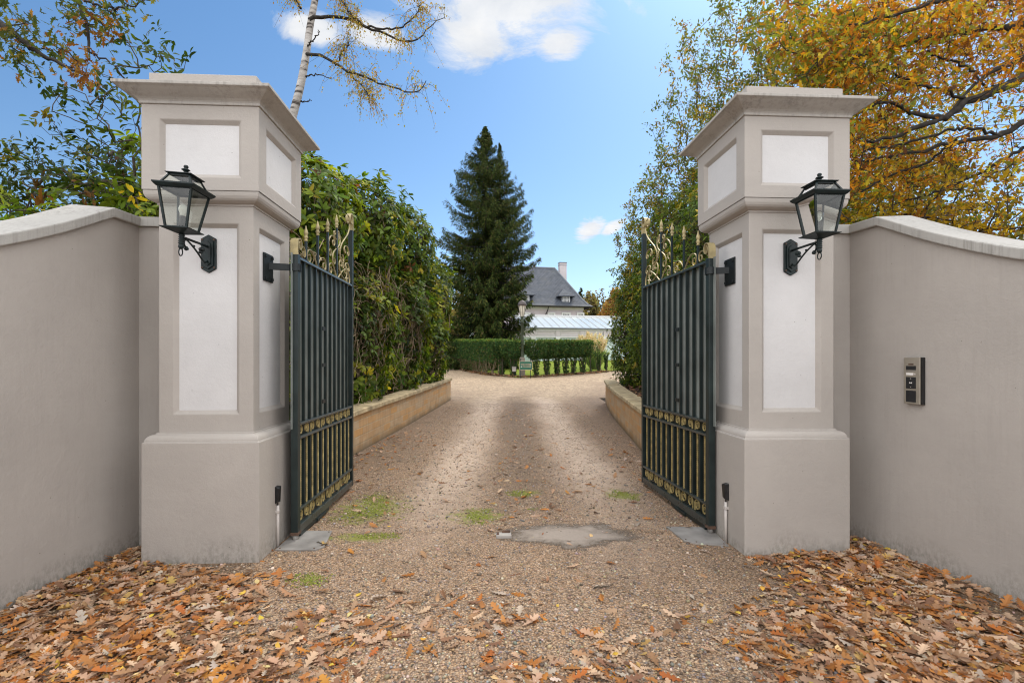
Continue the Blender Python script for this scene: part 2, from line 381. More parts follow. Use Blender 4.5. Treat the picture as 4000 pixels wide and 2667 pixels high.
def leaves(name, P, D, N, L, col, tmpl, m, parent=None, wr=1.0, cx=.0, ct=-.2, gradient=True):
    X, fl = tmpl; n = len(P); k = len(X)
    D = norm(D); S = norm(np.cross(D, N)); N = np.cross(S, D)
    L = np.broadcast_to(L, (n,))[:, None, None]
    cx = np.broadcast_to(cx, (n,))[:, None]; ct = np.broadcast_to(ct, (n,))[:, None]; wr = np.broadcast_to(wr, (n,))[:, None]
    x = X[None, :, 0] * wr; tt = X[None, :, 1] * np.ones_like(wr)
    zz = cx * np.abs(x) * 2 + ct * tt ** 2
    V = P[:, None] + L * (x[..., None] * S[:, None] + tt[..., None] * D[:, None] + zz[..., None] * N[:, None])
    F_ = [(np.arange(n)[:, None, None] * k + f[None]).reshape(-1, f.shape[1]) for f in fl]
    cc = np.repeat(np.clip(col, 0, 1)[:, None], k, 1)
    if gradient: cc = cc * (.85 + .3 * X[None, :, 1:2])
    me = raw(name, V.reshape(-1, 3), F_, m, False, None, cc.reshape(-1, 3))
    return link(name, me, parent) if parent is not False else me
def rnd_dir(n): return norm(R.normal(size=(n, 3)))
def pick(n, pal, var=.2, hue=.06):
    pal = np.array(pal, float); w = pal[:, 3] / pal[:, 3].sum()
    c = pal[R.choice(len(pal), n, p=w), :3]
    return c * (1 + var * R.normal(size=(n, 1)) * .7) * (1 + hue * R.normal(size=(n, 3)))
RHODO = [(.075, .115, .018, 4), (.115, .155, .020, 3), (.040, .070, .014, 3), (.19, .21, .022, 1.6), (.32, .28, .03, .5), (.15, .07, .03, .2)]
def rosettes(P, A, per=7, Lm=.13, spread=(.25, 1.0), pal=RHODO, droop=-.25, keep=None, upbias=.2):
    """whorls of leaves round twig ends P with axes A"""
    n = len(P); P = np.repeat(P, per, 0); A = np.repeat(norm(A), per, 0)
    u = norm(np.cross(A, rnd_dir(n * per))); e = R.uniform(*spread, size=(n * per, 1))
    D = norm(u * np.cos(e - .3) + A * np.sin(e) * .9 + np.array([0, 0, -.1]))
    base = pick(n, pal, .22); c = np.repeat(base, per, 0) * (1 + .16 * R.normal(size=(n * per, 1)))
    N = norm(A + .4 * rnd_dir(n * per) + np.array([0, 0, upbias]))
    L = Lm * R.uniform(.65, 1.2, n * per)
    return P + D * .01, D, N, L, c, droop * R.uniform(.3, 1.6, n * per)

def grow(tips, roots, up=.4, rb=.004, pw=.48, wig=.06, n=4, rmax=.12):
    """join tips to a branching skeleton that starts from the root nodes; returns tube MB"""
    tips = np.asarray(tips, float); roots = [np.asarray(r, float) for r in roots]
    nodes = list(roots); par = [-1] + list(range(len(roots) - 1))
    base = roots[0]
    order = np.argsort(np.min(np.linalg.norm(tips[:, None] - np.array(roots)[None], axis=2), axis=1))
    arr = np.zeros((len(tips) + len(roots), 3)); arr[:len(roots)] = roots; cnt = len(roots); dep = np.zeros(len(arr)); 
    for i in range(1, len(roots)): dep[i] = dep[i - 1] + np.linalg.norm(roots[i] - roots[i - 1])
    for q in order:
        p = tips[q]; d = arr[:cnt] - p; dist = np.linalg.norm(d, axis=1)
        cost = dist + .12 * dep[:cnt] + up * np.maximum(0, d[:, 2])
        j = int(np.argmin(cost)); arr[cnt] = p; par.append(j); dep[cnt] = dep[j] + dist[j]; cnt += 1
    w = np.ones(cnt)
    for i in range(cnt - 1, -1, -1):
        if par[i] >= 0: w[par[i]] += w[i]
    rad = np.minimum(rb * w ** pw, rmax)
    mb = MB()
    for i in range(cnt):
        j = par[i]
        if j < 0: continue
        a, b = arr[j], arr[i]; ln = np.linalg.norm(b - a)
        k = 4 if ln > .25 else 3
        tt = np.linspace(0, 1, k)[:, None]
        q = a + (b - a) * tt + R.normal(size=(k, 3)) * wig * ln * np.sin(tt * PI)
        r0 = rad[i] if (i >= len(roots)) else rad[j]
        r0 = min(rad[j], rad[i] * 1.35)
        mb.tube(q, np.linspace(r0, rad[i], k), n if rad[i] < .02 else 7, cap=False)
    return mb, arr[:cnt], par
def in_ell(n, c, r, shell=0.0):
    d = rnd_dir(n); rr = R.uniform(shell, 1, (n, 1)) ** (1 / 3 if shell == 0 else 1)
    return np.array(c) + d * rr * np.array(r), d

# ================================================================== SETTING
# ground sheet
def sheet(name, ys, xl, xr, nx, dz, m, colf=None, jag=None):
    ys = np.asarray(ys, float); u = np.linspace(0, 1, nx)
    X = np.array([xl(y) for y in ys])[:, None] * (1 - u) + np.array([xr(y) for y in ys])[:, None] * u
    Y = np.repeat(ys[:, None], nx, 1)
    Z = terr(Y) + dz
    v = np.stack([X, Y, Z], -1).reshape(-1, 3)
    i = np.arange(len(ys) - 1)[:, None] * nx; j = np.arange(nx - 1)[None]
    f = np.stack([i + j, i + j + 1, i + nx + j + 1, i + nx + j], -1).reshape(-1, 4)
    col = colf(v) if colf else None
    return tag(link(name, raw(name, v, [f], m, True, None, col)), kind='structure')
sheet('ground', list(np.linspace(-40, 80, 61)) + [150, 300, 700, 1500], lambda y: -900, lambda y: 900, 41, -.03, M['soil'])

LW = np.array([(-2.30, 4.6), (-2.43, 6.0), (-2.40, 7.4), (-2.27, 9.0), (-2.15, 10.5), (-2.0, 12.8), (-1.87, 15.0)])
RW = np.array([(1.95, 4.9), (1.96, 6.2), (2.01, 7.44), (2.135, 8.9), (2.28, 10.8), (2.46, 12.5), (2.70, 14.2)])
def gravel_masks(v):
    x, y = v[:, 0], v[:, 1]
    w = (fbm(x * 1.3 + 5, y * .8 + 3) - .5)
    far = np.clip((y - 11.5 + w * 7 - np.abs(np.abs(x - .15) - .9) * 1.6) / 7, 0, 1); far = far * far * (3 - 2 * far)
    ctr = .12; d1 = np.abs(np.abs(x - ctr + w * .35) - .86)
    tr = np.clip(1.3 - d1 / .42, 0, 1) * np.clip((y - 3.6 + w * 2) / 2.6, 0, 1)
    edge = np.clip((np.abs(x - ctr + w * .8) - 1.5) / .7, 0, 1) * np.clip((y - 5) / 2, 0, 1) * np.clip((17 - y) / 4, 0, 1)
    drift = np.clip((np.abs(x) - 1.5 + w * .8) / .5, 0, 1) * np.clip((4.2 - y) / .8, 0, 1)
    mid = np.clip(1.25 - np.abs(x - ctr + w * .5) / .42, 0, 1) * np.clip((y - 4.2) / 2, 0, 1) * .8 * np.clip((18 - y) / 5, 0, 1)
    b = np.clip(edge * .75 + drift * .9 + mid + np.clip(w, 0, 1) * .5 * (1 - far), 0, 1)
    return np.stack([far, tr, b], 1)
sheet('driveway', np.arange(-4, 16.01, .2), lambda y: -9 if y < 4.4 else np.interp(y, LW[:, 1], LW[:, 0]) - .05, lambda y: 9 if y < 4.4 else np.interp(y, RW[:, 1], RW[:, 0]) + .05, 90, 0.0, M['gravel'], gravel_masks)
sheet('turning_circle', np.arange(15.6, 60, .6), lambda y: -24, lambda y: 24, 60, -.004, M['gravel'], gravel_masks)

HEDGE = np.array([(-9.5, 55), (-7.6, 48.0), (-5.64, 42), (-4.2, 36.0), (-3.1, 32.3), (-1.49, 28.2), (-.55, 26.6), (.45, 25.5), (1.29, 25.9), (2.6, 27.2), (4.1, 28.7), (5.4, 30.2), (8.5, 34), (12, 40), (16, 52)])
def hedge_at(s):
    d = np.r_[0, np.cumsum(np.linalg.norm(np.diff(HEDGE, axis=0), axis=1))]
    return np.array([np.interp(s, d, HEDGE[:, 0]), np.interp(s, d, HEDGE[:, 1])])
HLEN = np.linalg.norm(np.diff(HEDGE, axis=0), axis=1).sum()
def lx(y):
    L_ = HEDGE[:8][::-1]; return np.interp(y, L_[:, 1], L_[:, 0]) - .25
def rx(y):
    R_ = HEDGE[7:]; return np.interp(y, R_[:, 1], R_[:, 0]) + .25
sheet('lawn', np.r_[np.arange(25.25, 52, .5), 56], lx, rx, 40, .03, M['lawn'])
# raised planting beds behind the low walls
def bed(name, W, sgn, far):
    ys = np.linspace(W[0, 1], W[-1, 1], 30); nx = 10; v = []
    for y in ys:
        x0 = np.interp(y, W[:, 1], W[:, 0]) + sgn * .12
        for u in np.linspace(0, 1, nx): v.append([x0 + sgn * far * u, y, terr(y) + .56 + .12 * u + .05 * vnoise(x0 * 3 + u * 9, y * 3)])
    i = np.arange(29)[:, None] * nx; j = np.arange(nx - 1)[None]
    f = np.stack([i + j, i + j + 1, i + nx + j + 1, i + nx + j], -1).reshape(-1, 4)
    tag(link(name, raw(name, np.array(v), [f], M['soil'], True)), kind='structure')
bed('planting_bed', LW, -1, 8); bed('planting_bed', RW, 1, 8)

# concrete pad showing through the gravel
cx0, cy0 = .50, 4.20
nr, na = 7, 56; v = []; cc = []
for r_ in np.linspace(0, 1, nr):
    for a in np.arange(na) * 2 * PI / na:
        k = .45 + 1.15 * (fbm(np.cos(a) * 1.5 + 9, np.sin(a) * 1.5 + 4) - .05)
        v.append([cx0 + .62 * k * r_ * math.cos(a), cy0 + .35 * k * r_ * math.sin(a), .006 - .004 * r_])
        cc.append([r_, 0, 0])
i = np.arange(nr - 1)[:, None] * na; j = np.arange(na)[None]; k = (j + 1) % na
mm, t = mat('worn_concrete'); p = t.pos()
rr_ = t.n('ShaderNodeSeparateColor', {'Color': t.n('ShaderNodeAttribute', attribute_name='Col').outputs['Color']}).outputs[0]
nz_ = t.math('MULTIPLY', t.math('SUBTRACT', t.noise(p, 9, 8, .7).outputs[0], .5), 1.3); fz_ = t.math('MULTIPLY', t.math('SUBTRACT', t.noise(p, 70, 3, .6).outputs[0], .5), .9)
tone = t.ramp(t.math('ADD', rr_, nz_), [(.35, (.36, .30, .25)), (.62, (.25, .205, .165)), (.8, (.15, .12, .095))])
c = t.mix(t.math('MULTIPLY', t.noise(p, 45, 5).outputs[0], .45), tone, (.17, .135, .105))
al = t.ramp(t.math('ADD', t.math('ADD', rr_, t.math('MULTIPLY', nz_, .8)), fz_), [(.72, 1.), (.92, 0.)])
t.end(t.n('ShaderNodeMixShader', {0: al, 1: t.n('ShaderNodeBsdfTransparent').outputs[0], 2: t.pbr(c, .9, t.bump(t.noise(p, 90, 4).outputs[0], .5, .006), 0, .25)}).outputs[0])
tag(link('concrete_pad', raw('concrete_pad', np.array(v), [np.stack([i + j, i + na + j, i + na + k, i + k], -1).reshape(-1, 4)], mm, True, None, np.array(cc))), kind='structure')

# ================================================================== GATE PILLARS
TH = .0531
def pillar(loc, label):
    root = thing('gate_pillar', label, 'gate pillar', (loc[0], loc[1], 0), TH, 'gate pillars')
    g = M['greige']
    MB().sqlathe([(.4215, -.1), (.4215, .8914)]).obj('plinth', g, root, bevel=.007)
    pr = [(.4135, .892)] + [(.3645 + .045 * math.cos(a), .895 + .048 * math.sin(a)) for a in np.linspace(.0, PI / 2, 7)] + [(.357, .946), (.357, .956)]
    MB().sqlathe(pr).obj('base_moulding', g, root, True, bevel=.003).data.polygons.foreach_set('use_smooth', np.zeros(len(pr) * 4 - 2, bool))
    def faced(name, h, z0, z1, mx, mb_, mt, bev=.028, dep=.028):
        mb = MB(); panels = []
        for a in range(4):
            Mx = np.array(Matrix.Rotation(a * PI / 2, 3, 'Z'))
            o = [(-h, z0), (h, z0), (h, z1), (-h, z1)]
            q = [(-h + mx, z0 + mb_), (h - mx, z0 + mb_), (h - mx, z1 - mt), (-h + mx, z1 - mt)]
            e = [(-h + mx + bev, z0 + mb_ + bev), (h - mx - bev, z0 + mb_ + bev), (h - mx - bev, z1 - mt - bev), (-h + mx + bev, z1 - mt - bev)]
            v = [[x, -h, z] for x, z in o] + [[x, -h, z] for x, z in q] + [[x, -h + dep, z] for x, z in e]
            f = [[i, (i + 1) % 4, 4 + (i + 1) % 4, 4 + i] for i in range(4)] + [[4 + i, 4 + (i + 1) % 4, 8 + (i + 1) % 4, 8 + i] for i in range(4)]
            mb.add(np.array(v) @ Mx.T, np.array(f))
            panels.append(MB().add(np.array([[x, -h + dep, z] for x, z in e]) @ Mx.T, np.array([[0, 1, 2, 3]])))
        # weld
        V = np.concatenate(mb.v); me = mb.mesh(name, g)
        bm = bmesh.new(); bm.from_mesh(me); bmesh.ops.remove_doubles(bm, verts=bm.verts, dist=.0005); bm.to_mesh(me); bm.free()
        o = link(name, me, root)
        b = o.modifiers.new('bevel', 'BEVEL'); b.width = .005; b.segments = 2; b.limit_method = 'ANGLE'; b.angle_limit = .5
        for p_ in panels: p_.obj('inset_panel', M['white_panel'], root)
    faced('shaft', .3445, .956, 2.66, .105, .135, .135)
    pr = [(.352, 2.655), (.352, 2.668), (.366, 2.672)] + [(.372 + .042 * math.sin(a), 2.738 - .06 * math.cos(a)) for a in np.linspace(.2, PI / 2 + .3, 6)] + [(.408, 2.748)]
    MB().sqlathe(pr).obj('neck_moulding', g, root, bevel=.003)
    faced('head_block', .42, 2.75, 3.373, .128, .095, .105)
    pr = [(.40, 3.373), (.432, 3.374), (.432, 3.392), (.440, 3.402), (.455, 3.413), (.478, 3.425), (.505, 3.440), (.525, 3.452), (.538, 3.458), (.546, 3.462), (.546, 3.484), (.34, 3.490)]
    MB().sqlathe(pr).obj('cornice', M['greige_cap'], root, bevel=.003)
    MB().sqlathe([(.388, 3.487), (.388, 3.622)]).obj('cap_slab', M['greige'], root, bevel=.006)
    return root
PL = (-2.318, 4.042); PR = (2.184, 4.218)
pilL = pillar(PL, 'grey rendered gate pillar with white panels beside the birch, left of the drive')
pilR = pillar(PR, 'grey rendered gate pillar with white panels under the orange oak, right of the drive')

# ================================================================== SIDE WALLS WITH SWEPT COPING
def side_wall(label, pts_far, corner, dirv, sgn):
    """corner = inner corner on the ground; dirv = unit direction towards the viewer; sgn = outward side"""
    root = thing('garden_wall', label, 'wall', (corner[0], corner[1], 0))
    cx_, cy_ = 0, 0
    d = np.array(dirv) / np.linalg.norm(dirv); nrm = np.array([d[1], -d[0]]); nrm = nrm if nrm[0] * sgn > 0 else -nrm
    tp = [0, .27, .40, .53, .72, .78, .99, 1.22, 1.5, 1.9, 2.4, 3.2, 4.5, 7.0]
    hp = [2.57, 2.57, 2.50, 2.425, 2.325, 2.298, 2.20, 2.105, 2.02, 1.94, 1.885, 1.86, 1.85, 1.85]
    ts = np.r_[np.linspace(0, .27, 3), np.linspace(.3, 2.4, 32), np.linspace(2.6, 7, 8)]
    kern = np.interp(ts, tp, hp); hs = kern.copy()
    for it in range(2): hs[4:-1] = (hs[3:-2] + 2 * hs[4:-1] + hs[5:]) / 4
    TK = .28
    def run(name, off0, off1, zb, zt, m, bev):
        v = []
        for tt, h in zip(ts, hs):
            for o_ in (off0, off1):
                q = d * tt + nrm * o_
                v += [[q[0], q[1], zb(h)], [q[0], q[1], zt(h, o_)]]
        n = len(ts); f = []
        for i in range(n - 1):
            a = 4 * i; b = a + 4
            f += [[a, b, b + 1, a + 1], [a + 2, a + 3, b + 3, b + 2], [a + 1, b + 1, b + 3, a + 3], [a, a + 2, b + 2, b]]
        f += [[0, 1, 3, 2], [4 * n - 4, 4 * n - 2, 4 * n - 1, 4 * n - 3]]
        if sgn < 0: f = [q[::-1] for q in f]
        return MB().add(v, np.array(f)).obj(name, m, root, bevel=bev)
    run('wall_body', 0, TK, lambda h: -.1, lambda h, o: h, M['greige_wall'], 0)
    run('coping', -.035, TK + .035, lambda h: h + .001, lambda h, o: h + .073 + (.03 if o > 0.1 else 0), M['coping'], .008)
    # return piece that runs into the pillar
    x1 = pts_far - corner[0]
    xs = sorted((x1, 0)); e1 = (math.cos(TH), math.sin(TH))
    a_, b_ = xs
    f0 = lambda x: x * e1[1]
    for nm, y0, y1, z0, z1, m_ in (('return_wall', 0, .28, -.1, 2.57, M['greige_wall']), ('return_coping', -.033, .315, 2.572, 2.645, M['coping'])):
        ee = .10 if nm == 'return_wall' else -.02; v = []
        aa, bb = (a_ - ee if a_ == 0 else a_), (b_ + ee if b_ == 0 else b_)
        for x in (aa, bb):
            for y in (y0, y1):
                for z in (z0, z1): v.append([x, f0(x) + y, z])
        MB().add(v, np.array([[0, 1, 3, 2], [4, 6, 7, 5], [0, 4, 5, 1], [2, 3, 7, 6], [0, 2, 6, 4], [1, 5, 7, 3]])).obj(nm, m_, root)
    return root
side_wall('curved grey rendered wall left of the gate with pale sloping coping', -2.62, (-3.01, 3.97), (-.036, -1.03), -1)
side_wall('curved grey rendered wall right of the gate with an intercom on it', 2.50, (2.885, 4.20), (.245, -1.19), 1)

# intercom on the right-hand wall
dR = np.array([.245, -1.19]); dR /= np.linalg.norm(dR)
ratio = (3583 - 2000) / 1921.; k_ = (ratio * 4.20 - 2.885) / (dR[0] - ratio * dR[1])
ip = np.array([2.885, 4.20]) + dR * k_
iz = CAMH + (1405 - 1487) / 1921. * ip[1]
ic = thing('intercom', 'slim metal intercom panel with black modules on the right wall', 'intercom', (ip[0], ip[1], iz), math.atan2(dR[1], dR[0]))
# local: x along wall towards the viewer, -y... outward (towards the drive)
sy = -1 
MB().box((.0, -.012, 0), (.118, .022, .345)).obj('back_box', M['black_plastic'], ic)
MB().box((-.012, -.030, 0), (.118, .014, .345)).obj('face_plate', M['intercom_metal'], ic, bevel=.003)
MB().box((-.016, -.0385, .095), (.072, .003, .03)).obj('camera_window', M['black_plastic'], ic)
MB().box((-.016, -.0385, .122), (.036, .003, .010)).obj('speaker_grille', M['rust'], ic)
MB().box((-.016, -.0385, .073), (.072, .003, .004)).obj('chrome_strip', M['steel'], ic)
MB().box((-.024, -.0385, .050), (.052, .003, .016)).obj('name_label', M['sign_white'], ic)
MB().box((.012, -.0385, .050), (.010, .003, .010)).obj('call_button', M['pvc'], ic)
rd = MB().box((-.016, -.0385, -.015), (.072, .003, .085)).obj('reader', M['black_plastic'], ic)
mb = MB()
mb.add([[-.026, -.041, -.009], [-.016, -.041, -.013], [-.006, -.041, -.009], [-.006, -.041, -.021], [-.016, -.041, -.017], [-.026, -.041, -.021]], np.array([[0, 5, 4, 1], [1, 4, 3, 2]]))
mb.obj('key_symbol', M['sign_white'], rd)
for z in (.016, -.046): MB().box((-.016, -.041, z), (.005, .002, .005)).obj('indicator_light', M['pvc'], rd)
MB().box((-.016, -.0385, -.115), (.072, .003, .085)).obj('blank_module', M['black_plastic'], ic)

# ================================================================== LANTERNS
def lantern(p, label, tilt):
    root = thing('wall_lantern', label, 'lantern', p, TH, 'lanterns on the gate pillars')
    m_ = M['lantern_paint']
    # local: -y out of the wall; z=0 plate centre
    def hexa(w, h, y0, y1):
        poly = [(-w, -h * .78), (0, -h), (w, -h * .78), (w, h * .78), (0, h), (-w, h * .78)]
        v = [[x, y0, z] for x, z in poly] + [[x, y1, z] for x, z in poly]; n = 6
        return v, [np.array([[i, (i + 1) % n, n + (i + 1) % n, n + i] for i in range(n)]), np.arange(n)[::-1][None], (np.arange(n) + n)[None]]
    mb = MB(); mb.add(*hexa(.055, .145, 0.003, -.014)); mb.add(*hexa(.038, .118, -.014, -.024)); mb.add(*hexa(.024, .095, -.024, -.032))
    bp = mb.obj('back_plate', m_, root, bevel=.003)
    for x in (-.043, .043):
        for z in (-.105, .105):
            q = MB().lathe([(.006, -.003), (.006, .003), (.003, .005)], (0, 0, 0), 8)
            MB().add(q.v[0] @ np.array([[1, 0, 0], [0, 0, -1], [0, 1, 0]]).T + np.array([x, -.016, z]), q.f).obj('screw', M['rust'], bp)
    A = .345
    arm = MB()
    arm.tube([(0, -.028, .050), (0, -.12, .050), (0, -A + .015, .046)], .009, 8)
    # scrolled lower stay
    s1 = [(0, -.030, -.055), (0, -.055, -.078), (0, -.085, -.070), (0, -.13, -.035), (0, -.20, .005), (0, -.26, .032), (0, -.295, .040), (0, -.315, .022), (0, -.312, -.004), (0, -.292, -.018)]
    P = np.array(s1); tt = np.linspace(0, len(P) - 1, 40); P2 = np.stack([np.interp(tt, range(len(P)), P[:, i]) for i in range(3)], 1)
    for _ in range(3): P2[1:-1] = (P2[:-2] + 2 * P2[1:-1] + P2[2:]) / 4
    arm.tube(P2, .0065, 6)
    arm.lathe([(.001, -.016), (.014, -.010), (.016, 0), (.010, .012), (.001, .016)], (0, -.287, -.022), 8)
    arm.lathe([(.001, -.02), (.018, -.012), (.022, .004), (.012, .016), (.001, .02)], (0, -.10, .012), 8)
    arm.lathe([(.001, -.012), (.014, -.006), (.014, .006), (.001, .012)], (0, -.115, -.012), 8)
    arm.lathe([(.009, -.006), (.011, 0), (.009, .006)], (0, -.20, .015), 8)
    arm.obj('bracket_arm', m_, root, True)
    head = bpy.data.objects.new('lamp_head', None)
    # head as one mesh with pieces as its children
    T = Matrix.Translation((0, -A, -.010)) @ Matrix.Rotation(tilt, 4, 'Y') @ Matrix.Scale(.99, 4)
    st = MB().lathe([(.010, -.03), (.016, -.02), (.019, -.005), (.014, .0)] + [(q, z) for k in range(5) for q, z in ((.015, .004 + k * .014), (.021, .010 + k * .014), (.015, .016 + k * .014))] + [(.012, .078), (.012, .085)], n=14)
    st.xform(T).obj('stem', m_, root, True)
    a = np.linspace(0, 2 * PI, 21); rg = MB().tube(np.stack([.0 * a, .021 * np.sin(a), -.050 + .026 * np.cos(a)], 1), .004, 6).xform(T); rg.obj('ring', m_, root, True)
    z0, z1 = .10, .375; h0, h1 = .073, .112
    fr = MB()
    fr.sqlathe([(.012, .072), (.094, .098), (.097, .101), (.097, .104), (.073, .106)])          # pan
    fr.sqlathe([(.126, .372), (.137, .386), (.137, .394), (.112, .398), (.090, .400)])           # eaves plate
    fr.sqlathe([(.118, .365), (.126, .372)], cap=False)
    for sx in (-1, 1):
        for sy_ in (-1, 1):
            p0 = np.array([sx * h0, sy_ * h0, z0]); p1 = np.array([sx * h1, sy_ * h1, z1])
            v = []
            for p_ in (p0, p1):
                for ax, ay in ((-1, -1), (1, -1), (1, 1), (-1, 1)): v.append(p_ + np.array([ax * .0065 - sx * .004, ay * .0065 - sy_ * .004, 0]))
            fr.add(v, np.array([[i, (i + 1) % 4, 4 + (i + 1) % 4, 4 + i] for i in range(4)]))
            p0 = np.array([sx * .103, sy_ * .103, .398]); p1 = np.array([sx * .068, sy_ * .068, .468]); v = []
            for p_ in (p0, p1):
                for ax, ay in ((-1, -1), (1, -1), (1, 1), (-1, 1)): v.append(p_ + np.array([ax * .006 - sx * .003, ay * .006 - sy_ * .003, 0]))
            fr.add(v, np.array([[i, (i + 1) % 4, 4 + (i + 1) % 4, 4 + i] for i in range(4)]))
    for sx, sy_ in ((1, 0), (-1, 0), (0, 1), (0, -1)):
        for h, z, w in ((h0, z0 + .008, .012), (h1 - .002, z1 - .008, .014), (.101, .402, .010), (.069, .464, .010)):
            fr.box((sx * (h - .004), sy_ * (h - .004), z), (.009 if sx else 2 * h - .012, .009 if sy_ else 2 * h - .012, w))
    fr.sqlathe([(.080, .468), (.086, .472), (.086, .476), (.02, .484)])
    fr.xform(T).obj('frame', m_, root)
    MB().lathe([(.022, .482), (.014, .492), (.012, .505), (.020, .515), (.028, .519), (.022, .525), (.008, .528), (.014, .535), (.016, .543), (.012, .551), (.002, .555)], n=14).xform(T).obj('finial', m_, root, True)
    for sx, sy_ in ((1, 0), (-1, 0), (0, 1), (0, -1)):
        for (ha, za), (hb_, zb) in ((( h0 - .006, z0 + .004), (h1 - .006, z1 - .004)), ((.096, .402), (.066, .466))):
            if sx: v = [[sx * ha, -ha, za], [sx * ha, ha, za], [sx * hb_, hb_, zb], [sx * hb_, -hb_, zb]]
            else: v = [[-ha, sy_ * ha, za], [ha, sy_ * ha, za], [hb_, sy_ * hb_, zb], [-hb_, sy_ * hb_, zb]]
            MB().add(v, np.array([[0, 1, 2, 3]])).xform(T).obj('glass_pane', M['lantern_glass'], root)
    MB().lathe([(.022, .106), (.022, .195), (.018, .198)], n=14).xform(T).obj('lamp_holder', M['bulb_socket'], root, True)
    MB().lathe([(.014, .196), (.016, .21), (.028, .235), (.030, .25), (.024, .268), (.010, .278), (.001, .280)], n=14).xform(T).obj('bulb', M['bulb_white'] if tilt else M['lantern_glass'], root, True)
    bpy.data.objects.remove(head)
e2 = np.array([-math.sin(TH), math.cos(TH)])
fL = np.array(PL) - e2 * (.3445 - .028); fR = np.array(PR) - e2 * (.3445 - .028)
lantern((fL[0] + .008, fL[1], 2.30), 'dark green wall lantern with a white bulb, tilted on the left pillar', math.radians(3.5))
lantern((fR[0] + .005, fR[1], 2.31), 'dark green wall lantern with a clear bulb, upright on the right pillar', 0)

# ================================================================== IRON GATES
def scurve(A, B, kind='S', hand=1, turns=1.15, p=1.6):
    s = np.linspace(-1, 1, 90); ds = s[1] - s[0]
    kap = np.sign(s) * np.abs(s) ** p if kind == 'S' else np.abs(s) ** p + .10
    half = np.sum(np.abs(kap)[45:]) * ds
    kap = kap * (turns * 2 * PI / half) * hand
    th = np.cumsum(kap) * ds; x = np.cumsum(np.cos(th)); y = np.cumsum(np.sin(th))
    z = x + 1j * y; A = complex(*A); B = complex(*B)
    # similarity transform taking the two eyes to A and B
    z = (z - z[0]) / (z[-1] - z[0]) * (B - A) + A
    return np.stack([z.real, z.imag], 1)
def hook(foot, eye, hand=1, turns=1.1, p=2.0):
    """scroll with a straight foot and one curled end"""
    s = np.linspace(0, 1, 70); kap = s ** p; kap = kap / kap.sum() * turns * 2 * PI * hand
    th = np.cumsum(kap); z = np.cumsum(np.cos(th) + 1j * np.sin(th)); z = z - z[0]
    A = complex(*foot); B = complex(*eye)
    z = z / z[-1] * (B - A) + A
    return np.stack([z.real, z.imag], 1)
